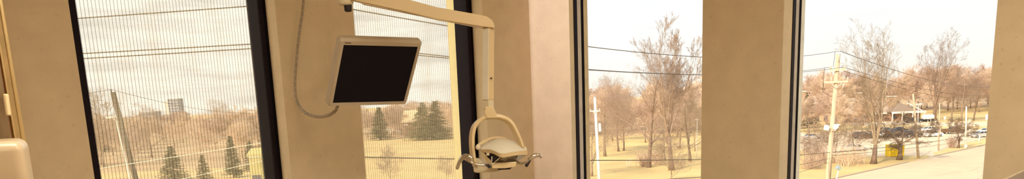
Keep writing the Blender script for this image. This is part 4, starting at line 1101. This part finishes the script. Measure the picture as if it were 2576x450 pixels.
# house with porch and big chimney
hd_ = 258.0; o1_ = L(side(2238, hd_), hd_); fr = frame_at(o1_)
hs1 = thing('house', 'porch house with broad chimney behind the parked pickup', 'house', o1_)
obj('wall', bbox(fr, -12, 11, 3, 13, 0, 3.0), BRICK, hs1)
obj('roof', hip(fr, -12, 11, 3, 13, 3.0, 6.6, 4, 4.5), ROOFM, hs1)
obj('porch_roof', hip(fr, 1.0, 10.5, -.5, 8, 3.4, 6.2, 4.6, 4.6, .4), ROOFD, hs1)
obj('porch_fascia', bbox(fr, .6, 12.5, -1.0, -.8, 2.7, 3.35), WTRIM, hs1)
obj('porch_fascia', bbox(fr, -11, .6, 2.2, 2.5, 2.6, 3.0), WTRIM, hs1)
for x_ in (1.0, 4.4, 8.0, 12.0):
    obj('porch_column', MB().lathe(fr(x_, -.85, 0), UP, [(0, .24), (.2, .2), (2.5, .17), (2.7, .24)], 10), WTRIM, hs1)
obj('porch_wall', bbox(fr, 1.2, 12, 1.5, 3, 0, 2.7), BRICK, hs1)
for x_ in (2.4, 6.0): obj('window', bbox(fr, x_, x_ + 1.2, 1.44, 1.5, .8, 2.2), WINB, hs1)
for x_ in (-10.5, -7.5, -4.5, -1.5): obj('window', bbox(fr, x_, x_ + 1.4, 2.94, 3.0, .8, 2.3), WINB, hs1)
ch_ = obj('chimney', bbox(fr, 2.6, 5.2, 5.0, 7.0, 4.0, 8.4), CHIM, hs1)
obj('chimney_cap', bbox(fr, 2.4, 5.4, 4.8, 7.2, 8.4, 8.65), WTRIM, ch_)
obj('gable_trim', MB().sweep([fr(6.3, -.1, 6.1), fr(11.0, -1.0, 3.45)], AHEAD, .3, .3), WTRIM, hs1)
# long house at left
hd2 = 255.0; o2_ = L(side(2052, hd2), hd2); fr = frame_at(o2_)
hs2_ = thing('house', 'long low house with grey roof and small chimney behind the utility pole', 'house', o2_)
obj('wall', bbox(fr, -9, 11, 2, 12, 0, 4.4), SIDING, hs2_)
obj('roof', hip(fr, -9, 11, 2, 12, 4.4, 9.6, 4.5, 5), ROOFM, hs2_)
ch_ = obj('chimney', bbox(fr, -3.2, -1.6, 5, 6.4, 7.0, 11.3), CHIM, hs2_)
obj('chimney_cap', bbox(fr, -3.5, -1.3, 4.8, 6.6, 11.3, 11.6), WTRIM, ch_)
obj('gutter', bbox(fr, -9.4, 11.4, 1.3, 1.5, 4.2, 4.5), WTRIM, hs2_)
for x_ in (-8, -5, -2, 1, 4, 7): obj('window', bbox(fr, x_, x_ + 1.3, 1.94, 2.0, 1.2, 3.0), WINB, hs2_)
# middle house roof between
hd3 = 275.0; o3_ = L(side(2172, hd3), hd3); fr = frame_at(o3_)
hs3 = thing('house', 'tan house seen through branches of the many-stemmed tree', 'house', o3_)
obj('wall', bbox(fr, -7, 8, 2, 12, 0, 3.8), SIDING, hs3); obj('roof', hip(fr, -7, 8, 2, 12, 3.8, 8.2, 4, 4), ROOFM, hs3)
ch_ = obj('chimney', bbox(fr, .5, 2.2, 6, 7.4, 6.5, 9.8), CHIM, hs3); obj('chimney_cap', bbox(fr, .3, 2.4, 5.8, 7.6, 9.8, 10.1), WTRIM, ch_)
for x_ in (-5, -1, 4): obj('window', bbox(fr, x_, x_ + 1.3, 1.94, 2.0, 1.0, 2.6), WINB, hs3)
# skyline blocks in the leftmost window
def block(px, d, w_, h_, dp, m, label, name, cat, rows_, cols_):
    o_ = L(side(px, d), d); fr_ = frame_at(o_); t = thing(name, label, cat, o_)
    obj('wall', bbox(fr_, -w_ / 2, w_ / 2, 0, dp, 0, h_), m, t)
    obj('roof_parapet', bbox(fr_, -w_ / 2 - .2, w_ / 2 + .2, -.2, dp + .2, h_, h_ + .7), PALEB, t)
    for i in range(rows_):
        zz = h_ - 3.2 * (i + 1) + .6
        if zz < 0: break
        mm = MB()
        for j in range(cols_):
            x_ = -w_ / 2 + w_ * (j + .25) / cols_; k0 = len(mm.v)
            b_ = bbox(fr_, x_, x_ + w_ * .5 / cols_, -.06, .02, zz, zz + 1.7); mm.add(b_.v, b_.f)
        obj('window_row', mm, WINB, t)
    return t, fr_
t_, fr_ = block(433, 900, 13, 28, 14, GREYB, 'blue-grey tower block on the skyline of the leftmost window', 'tower_block', 'building', 5, 4)
obj('stair_tower', bbox(fr_, -10.5, -6.5, 0, 10, 0, 26), PALEB, t_)
block(362, 620, 12, 13.5, 14, GREYB, 'low blue-grey building left of the tower block on the skyline', 'office_building', 'building', 2, 4)
t_, fr_ = block(622, 330, 9.5, 11.2, 10, SIDING, 'tan flat-roofed building at right of the leftmost window skyline', 'office_building', 'building', 1, 4)
# second window: tan barn-like house and white roof
hd4 = 290.0; o4_ = L(side(1033, hd4), hd4); fr = frame_at(o4_)
hs4 = thing('barn', 'tan steep-roofed building left of the evergreens beyond the yellow field', 'building', o4_)
obj('wall', bbox(fr, -4, 4, 0, 9, 0, 5.5), BRICK, hs4)
obj('roof', hip(fr, -4, 4, 0, 9, 5.5, 10.0, .4, .4, .5), SIDING, hs4)
obj('window', bbox(fr, -3.4, -1.8, -.06, 0, 4.3, 4.9), WTRIM, hs4)
hd5 = 330.0; o5_ = L(side(990, hd5), hd5); fr = frame_at(o5_)
hs5 = thing('house', 'white house among trees left of the tan steep-roofed building', 'house', o5_)
obj('wall', bbox(fr, -4, 5, 0, 8, 0, 6.4), WTRIM, hs5); obj('roof', hip(fr, -4, 5, 0, 8, 6.4, 9.4, 1, 1), PALEB, hs5)
for x_ in (-3, 0, 3): obj('window', bbox(fr, x_, x_ + 1.0, -.06, 0, 4.2, 5.6), WINB, hs5)
# olive cabin at the bottom right of the leftmost window
hd6 = 74.0; o6_ = L(side(624, hd6), hd6); fr = frame_at(o6_)
cab6 = thing('wooden_tower', 'olive wooden tower cabin at the lower right of the leftmost window', 'building', o6_)
zt6 = P(622, 388, hd6).z - GROUND
obj('wall', bbox(fr, -.62, .62, 0, 1.5, 0, zt6), GREENB, cab6)
obj('roof', hip(fr, -.62, .62, 0, 1.5, zt6, zt6 + .55, .1, .1, .12), GREENB, cab6)
obj('window', bbox(fr, -.45, .45, -.03, 0, zt6 - 2.6, zt6 - 2.1), WINB, cab6)
obj('ledge', bbox(fr, -.68, .68, -.08, 0, zt6 - .35, zt6 - .25), WTRIM, cab6)

# ================================================================== light
SUN_AZ, SUN_EL = -139.0, 33.0
sd = bpy.data.lights.new('sun', 'SUN'); sd.energy = 3.4; sd.angle = math.radians(0.6); sd.color = (1.0, 0.86, 0.66)
so = bpy.data.objects.new('sun', sd); COL.objects.link(so)
ra, re = math.radians(SUN_AZ), math.radians(SUN_EL)
todir = loc2w(math.sin(ra) * math.cos(re), math.cos(ra) * math.cos(re), math.sin(re)) - Vector((0, 0, EYE))
so.rotation_euler = todir.to_track_quat('Z', 'Y').to_euler()

w = bpy.data.worlds.new('sky'); scene.world = w; w.use_nodes = True
nt = w.node_tree; nt.nodes.clear(); N = nt.nodes.new; K = nt.links.new
out = N('ShaderNodeOutputWorld'); bg = N('ShaderNodeBackground'); K(bg.outputs[0], out.inputs[0])
tc = N('ShaderNodeTexCoord'); sp = N('ShaderNodeSeparateXYZ'); K(tc.outputs['Generated'], sp.inputs[0])
def ramp(src, els):
    r = N('ShaderNodeValToRGB'); K(src, r.inputs['Fac']); e = r.color_ramp.elements
    e[0].position, e[0].color = els[0][0], (*els[0][1], 1); e[1].position, e[1].color = els[-1][0], (*els[-1][1], 1)
    for p_, c_ in els[1:-1]: q_ = e.new(p_); q_.color = (*c_, 1)
    return r.outputs['Color']
base = ramp(sp.outputs['Z'], [(0.0, (0.90, 0.84, 0.76)), (0.05, (0.90, 0.88, 0.85)), (0.13, (0.86, 0.90, 0.92)), (0.6, (0.60, 0.74, 0.95))])
mp = N('ShaderNodeMapping'); mp.inputs['Scale'].default_value = (3.2, 3.2, 24); K(tc.outputs['Generated'], mp.inputs['Vector'])
nz = N('ShaderNodeTexNoise'); nz.inputs['Scale'].default_value = 2.2; nz.inputs['Detail'].default_value = 5; K(mp.outputs[0], nz.inputs['Vector'])
cl = ramp(nz.outputs['Fac'], [(0.32, (0.72, 0.70, 0.66)), (0.44, (0.92, 0.90, 0.85)), (0.58, (1.12, 1.09, 1.02))])
dp = N('ShaderNodeVectorMath'); dp.operation = 'DOT_PRODUCT'; K(tc.outputs['Generated'], dp.inputs[0])
dp.inputs[1].default_value = RIGHT
mr = N('ShaderNodeMapRange'); K(dp.outputs['Value'], mr.inputs['Value'])
mr.inputs['From Min'].default_value = 0.05; mr.inputs['From Max'].default_value = -0.12; mr.inputs['To Min'].default_value = 0.06; mr.inputs['To Max'].default_value = 0.85
mx = N('ShaderNodeMix'); mx.data_type = 'RGBA'; K(mr.outputs['Result'], mx.inputs['Factor']); K(base, mx.inputs[6]); K(cl, mx.inputs[7])
# bright sky glow off the sun, added out of view to light the corner
sv = N('ShaderNodeVectorMath'); sv.operation = 'DOT_PRODUCT'; K(tc.outputs['Generated'], sv.inputs[0]); sv.inputs[1].default_value = (loc2w(-0.92, -0.62, 0.62) - Vector((0, 0, EYE))).normalized()
sm = N('ShaderNodeMapRange'); sm.interpolation_type = 'SMOOTHSTEP'; K(sv.outputs['Value'], sm.inputs['Value'])
for k_, v_ in zip(('From Min', 'From Max', 'To Min', 'To Max'), (0.70, 0.99, 0.0, 2.0)): sm.inputs[k_].default_value = v_
hz = N('ShaderNodeMix'); hz.data_type = 'RGBA'; hz.blend_type = 'MULTIPLY'; hz.inputs['Factor'].default_value = 1; K(sm.outputs['Result'], hz.inputs[6]); hz.inputs[7].default_value = (1.0, 0.88, 0.72, 1)
ad = N('ShaderNodeMix'); ad.data_type = 'RGBA'; ad.blend_type = 'ADD'; ad.inputs['Factor'].default_value = 1; K(mx.outputs[2], ad.inputs[6]); K(hz.outputs[2], ad.inputs[7])
K(ad.outputs[2], bg.inputs['Color']); bg.inputs['Strength'].default_value = 1.0
